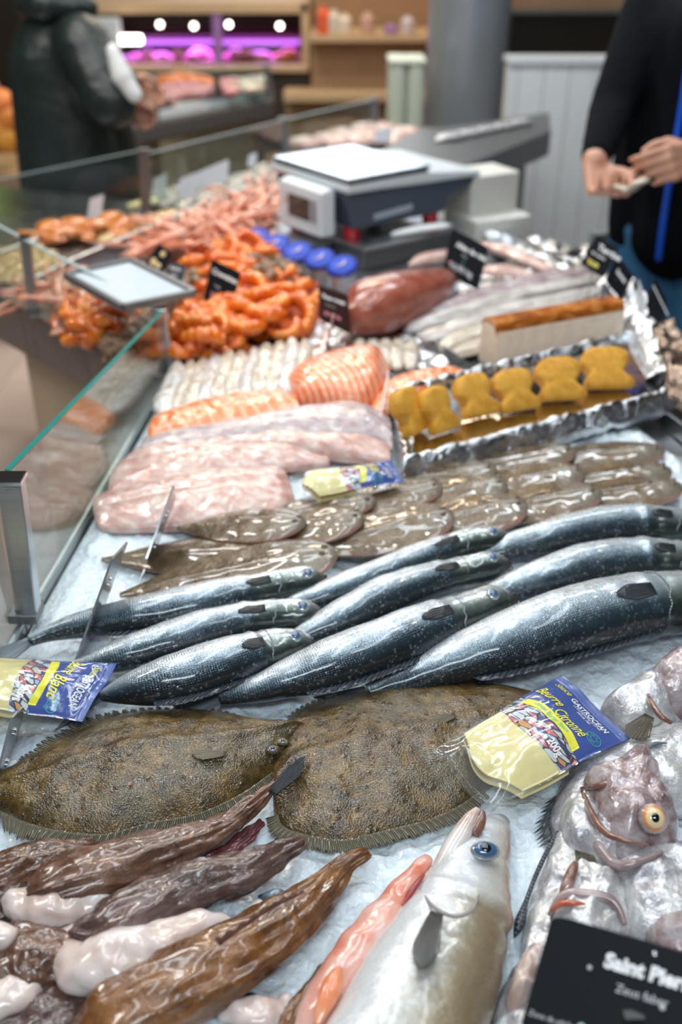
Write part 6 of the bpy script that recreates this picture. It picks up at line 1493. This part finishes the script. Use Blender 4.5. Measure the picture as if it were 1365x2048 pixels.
card('black price card standing in front of the orange prawns', [(424, 518), (482, 545), (462, 628), (407, 600)], 1.88, (-.25, -1, .45), M_card, texts=[('Crevettes', .10, .30, .17, M_wtext), ('1 pc', .25, .58, .10, M_wtext), ('18,90 kg', .18, .82, .14, M_pinkp)])
card('dark brown price card beside the tuna loin', [(637, 570), (697, 590), (702, 668), (640, 640)], 1.80, (.1, -1, .4), M_cardbr, texts=[('Thon rouge', .10, .32, .15, M_wtext), ('Thunnus', .2, .52, .09, M_grey_t), ('39,90 kg', .15, .80, .15, M_pinkp)])
card('black price card standing behind the white fillets right of the tuna', [(904, 456), (979, 495), (957, 581), (886, 545)], 2.10, (-.2, -1, .45), M_card, texts=[('Ailes de raie', .20, .32, .15, M_wtext), ('Raja', .38, .46, .08, M_grey_t), ('16,90 kg', .12, .80, .17, M_grey_t)], dots=[(.12, .72, .03, M_pinkp), (.45, .58, .02, M_teal)])
card('black price card nearest the vendor with white writing on its top', [(1194, 470), (1240, 496), (1208, 556), (1162, 528)], 1.92, (-.3, -1, .5), M_card, texts=[('Terrine', .28, .36, .26, M_wtext), ('de poisson', .15, .55, .11, M_grey_t), ('22,50', .2, .86, .16, M_yellow)], dots=[(.14, .74, .04, M_pinkp)])
card('black price card partly behind the one nearest the vendor', [(1236, 508), (1268, 552), (1243, 602), (1210, 560)], 1.94, (-.5, -1, .4), M_card, texts=[('Surimi', .3, .45, .2, M_wtext)])
card('grey slanted price card right of the terrine', [(1206, 560), (1238, 600), (1258, 650), (1196, 622)], 1.93, (-.5, -1, .6), simple('blue grey card', (.14, .15, .18), .25), texts=[('Dos', .2, .45, .2, M_grey_t)])
card('edge-on price card with a pale back at the right, beside the jeans', [(1278, 556), (1292, 600), (1290, 650), (1274, 640)], 1.86, (-.9, -1, .3), M_lilac)
card('tall black price card with a white strip at the right edge', [(1312, 556), (1334, 600), (1320, 668), (1292, 610)], 1.84, (-.8, -1, .35), M_card, texts=[('———', .05, .35, .40, M_wtext)])
card('small black card with golden drawing left of the prawns', [(318, 487), (346, 507), (326, 545), (290, 530)], 2.0, (-.3, -1, .6), M_card, dots=[(.55, .25, .12, simple('gold print', (.75, .60, .30), .4)), (.35, .70, .16, simple('gold print', (.75, .60, .30), .4)), (.70, .72, .12, simple('gold print', (.75, .60, .30), .4))])
card('small dark blue card just right of the golden one', [(338, 522), (372, 530), (366, 564), (332, 556)], 2.0, (0, -1, .5), simple('navy card', (.02, .035, .06), .3), texts=[('Bulots', .12, .42, .26, M_wtext), ('9,90', .2, .82, .24, M_grey_t)])
card('white card back behind the far left crabs', [(180, 398), (208, 388), (200, 452), (172, 458)], 2.72, (.6, -1, .2), M_lilac)
card('white card back left of the three by the far glass', [(308, 358), (334, 346), (332, 388), (302, 394)], 2.95, (.5, -1, .2), M_lilac)
card('narrow white card back in the middle of the far row', [(360, 358), (396, 344), (390, 396), (352, 406)], 2.95, (.5, -1, .2), M_lilac)
card('widest white card back of the far row', [(392, 346), (458, 318), (456, 362), (392, 378)], 3.05, (.4, -1, .2), M_lilac)
card('small white card back just left of the scale', [(497, 312), (514, 304), (512, 330), (495, 334)], 3.2, (.4, -1, .2), M_lilac)
card('small white card back behind the scale', [(750, 262), (785, 252), (783, 282), (750, 286)], 3.3, (.2, -1, .2), M_lilac)
# edge-on cards in clear spiked holders
def edge_card(label, top, mid, bot, Yt, wd=.075, rot=0.12, m_=None):
    tp = Q(top[0], top[1], Yt); bt = Vector(Q(bot[0], bot[1], Yt)); bt = P(bot[0], bot[1], ZI+.004) ; md_ = Q(mid[0], mid[1], (tp.y*.45+bt.y*.55))
    t = empty('card_holder', bt, label, 'price card')
    V = (md_-tp); vw = (md_-CAM).normalized(); X = (vw+Vector((rot, 0, 0))).normalized(); X = (X-V.normalized()*X.dot(V.normalized())).normalized(); N = V.normalized().cross(X)
    a = tp-X*wd/2; Vv = []
    for s in (1, -1):
        for (q, r) in ((0, -.5), (0, .5), (1, .5), (1, -.5)): Vv.append(tp.lerp(md_, q)+X*(wd*r)+N*.0012*s)
    mk('panel', Vv, [(0, 1, 2, 3), (7, 6, 5, 4), (0, 4, 5, 1), (1, 5, 6, 2), (2, 6, 7, 3), (3, 7, 4, 0)], m_ or simple('grey glossy card', (.30, .32, .34), .15, .3), t, smooth=False)
    for q in (.28, .34, .72, .78): 
        c = tp.lerp(md_, q); lathe('rivet', c+N*.001, [(.0022, 0), (.0022, .0016), (.001, .0022)], M_chrome, t, 10, N); 
    tube('spike', [md_-V*.1, md_, bt], [.002, .002, .0008], M_acryl if False else M_steel, t, 8)
    return t
edge_card('grey card seen edge-on in the ice before the nearest pink fillet', (349, 984), (296, 1125), (272, 1180), 1.12, rot=.10)
edge_card('grey card seen edge-on rising from the left sea bass', (240, 1100), (168, 1300), (150, 1330), .93, rot=.12)
edge_card('grey card seen edge-on at the left frame edge over the blue sauce pack', (38, 1420), (2, 1560), (-8, 1590), .74, rot=.12)
edge_card('clear card seen edge-on in front of the croquettes\' left end', (776, 765), (748, 920), (744, 944), 1.50, rot=.05, m_=M_acryl)
edge_card('stake with painted reddish reflection below the dark brown price card', (668, 640), (652, 700), (648, 725), 1.80, wd=.06, rot=.08, m_=simple('painted red reflection', (.35, .08, .05), .2))  # the red brown colour paints in a reflection on the stake

# ------------------------------------------------------------------ sauce packs
def pack(label, TL, TR, BR, BL_, zb, words, tint=None, art=True, scale=1.0):
    W = [P(*TL, zb[0]), P(*TR, zb[1]), P(*BR, zb[2]), P(*BL_, zb[3])]
    t = empty('sauce_pack', Vector(sum(W, Vector())/4), label, 'sauce pack', 'vacuum packs of sauce')
    Wd = ((W[1]-W[0]).length+(W[2]-W[3]).length)/2; Hd = ((W[3]-W[0]).length+(W[2]-W[1]).length)/2
    ww = random.random()*9
    def S(u, v, o=0.0):
        p = W[3].lerp(W[2], u).lerp(W[0].lerp(W[1], u), v)
        bl_ = max(0, sin(pi*min(1, max(0, (u+.0))))**.6)*max(0, min(1, (v-.03)/.16))**.6*max(0, min(1, (.93-v)/.20))**.6
        wob = .0018*noise.noise(Vector((u*5+ww, v*6, 0)))+.0006*noise.noise(Vector((u*13+ww, v*15, 3)))
        ed = .005*noise.noise(Vector((u*2.2+ww, v*2.2, 5)))
        return p+Vector((0, 0, .012*bl_+wob*(.3+bl_)+ed+.004+o))
    def region(name, v0, v1, m_, o, u0=0.0, u1=1.0, n=40, k=24, th=.0005):
        V = []
        for s_ in (1, 0):
            for i in range(n):
                u = u0+(u1-u0)*i/(n-1)
                a = v0(u) if callable(v0) else v0; b = v1(u) if callable(v1) else v1
                for j in range(k): V.append(S(u, a+(b-a)*j/(k-1), o if s_ else o-th))
        q = n*k; Fc = []
        for i in range(n-1):
            for j in range(k-1):
                a = i*k+j; Fc.append((a, a+k, a+k+1, a+1)); Fc.append((q+a, q+a+1, q+a+k+1, q+a+k))
        for i in range(n-1):
            for j in (0, k-1):
                a = i*k+j; f = (a, q+a, q+a+k, a+k); Fc.append(f if j else f[::-1])
        for j in range(k-1):
            for i in (0, n-1):
                a = i*k+j; f = (a, a+1, q+a+1, q+a); Fc.append(f if i else f[::-1])
        return mk(name, V, Fc, m_, t)
    region('clear_pouch', 0.0, 1.0, M_film, .0040)
    # sauce block
    pts = []
    region('butter_sauce', lambda u: .13+.10*(2*abs(u-.5))**3+.02*sin(u*9), lambda u: .56, M_butter, .0026, .04, .985, 44, 30, th=.010)
    region('printed_label', lambda u: .66-.09*sin(pi*u)*0-.05*(u), .955, M_blue, .0032, .004, .996)
    region('heat_seal', .955, 1.0, M_blue2, .0030, 0, 1)
    if art: region('picture_band', lambda u: .49-.02*sin(pi*u), lambda u: .665-.05*u, M_art, .0030, .01, .99)
    region('yellow_stripe', lambda u: .600+.045*sin(pi*min(1, u*1.05)), lambda u: .655+.045*sin(pi*min(1, u*1.05)), M_yellow, .0036, .10, .90, th=.0003)
    for (s_, u, v, sz, m2, sh_, bo, fit) in words:
        def f(x, y, u=u, v=v): return S(u+x/Wd, v+y/Hd, .0042)
        o = lettering('lettering', s_, sz, m2, t, f, shear=sh_, bold=bo, fit=fit*Wd if fit else None)
    # round stamp
    c = (.885, .775); V = []; nn_ = 32
    for r_ in (.0072, .0067):
        for i in range(nn_): a = 2*pi*i/nn_; V.append(S(c[0]+r_*cos(a)/Wd, c[1]+r_*sin(a)/Hd, .0043))
    mk('round_stamp', V, grid_faces(2, nn_, True), M_teal, t, smooth=False)
    V = []
    for r_ in (.0032, .0028):
        for i in range(nn_): a = 2*pi*i/nn_; V.append(S(c[0]+r_*cos(a)/Wd, c[1]+r_*sin(a)/Hd, .0043))
    mk('round_stamp', V, grid_faces(2, nn_, True), M_teal, t, smooth=False)
    for i, ch in enumerate("PRÊTE À L'EMPLOI"):
        if ch == ' ': continue
        a = radians(160-i*21); R_ = .0040
        def f(x, y, a=a): return S(c[0]+((R_+y)*cos(a)+(x-.0008)*sin(a))/Wd, c[1]+((R_+y)*sin(a)-(x-.0008)*cos(a))/Hd, .0044)
        lettering('lettering', ch, .0026, M_teal, t, f)
    return t
pack('pack of lemon butter sauce, blue and clear, lying on the central turbot', (1121, 1360), (1260, 1486), (976, 1636), (862, 1512), (ZI+.036, ZI+.030, ZI+.028, ZI+.040),
     [('Sauce', .10, .885, .011, M_yellow, .4, 0, .22), ('GASTROCEAN', .36, .875, .0100, M_wtext, 0, .0002, .50), ('LA GASTRONOMIE DE LA MER', .44, .855, .0042, M_wtext, 0, 0, .38), ('DEPUIS 1983', .53, .832, .0042, M_wtext, 0, 0, .18), ('Beurre', .06, .745, .017, M_yellow, .5, .0001, .36), ('Citronné', .42, .700, .017, M_yellow, .5, .0001, .42), ('Lemon Butter Sauce', .22, .655, .0075, M_teal, 0, 0, .5), ('200g', .70, .515, .012, M_wtext, 0, .0003, .18)])
pack('pack of white butter sauce at the left frame edge beside the nearest left sea bass', (236, 1337), (166, 1452), (-120, 1420), (-84, 1322), (ZI+.030, ZI+.024, ZI+.03, ZI+.03),
     [('Sauce', .10, .885, .011, M_yellow, .4, 0, .2), ('GASTROCEAN', .30, .875, .0110, M_wtext, 0, .0002, .55), ('LA GASTRONOMIE DE LA MER', .38, .845, .0042, M_wtext, 0, 0, .38), ('Beurre', .05, .740, .018, M_yellow, .45, .0001, .34), ('Blanc', .42, .715, .019, M_yellow, .45, .0002, .40), ('200g', .70, .515, .012, M_wtext, 0, .0003, .18)])
pack('half-hidden blue and yellow sauce pack between the fillets and the soles', (784, 930), (806, 972), (588, 1014), (574, 962), (ZI+.045, ZI+.036, ZI+.030, ZI+.038),
     [('GASTROCEAN', .30, .875, .0110, M_wtext, 0, .0002, .55), ('Sauce', .10, .735, .024, M_yellow, .45, .0002, .6)])
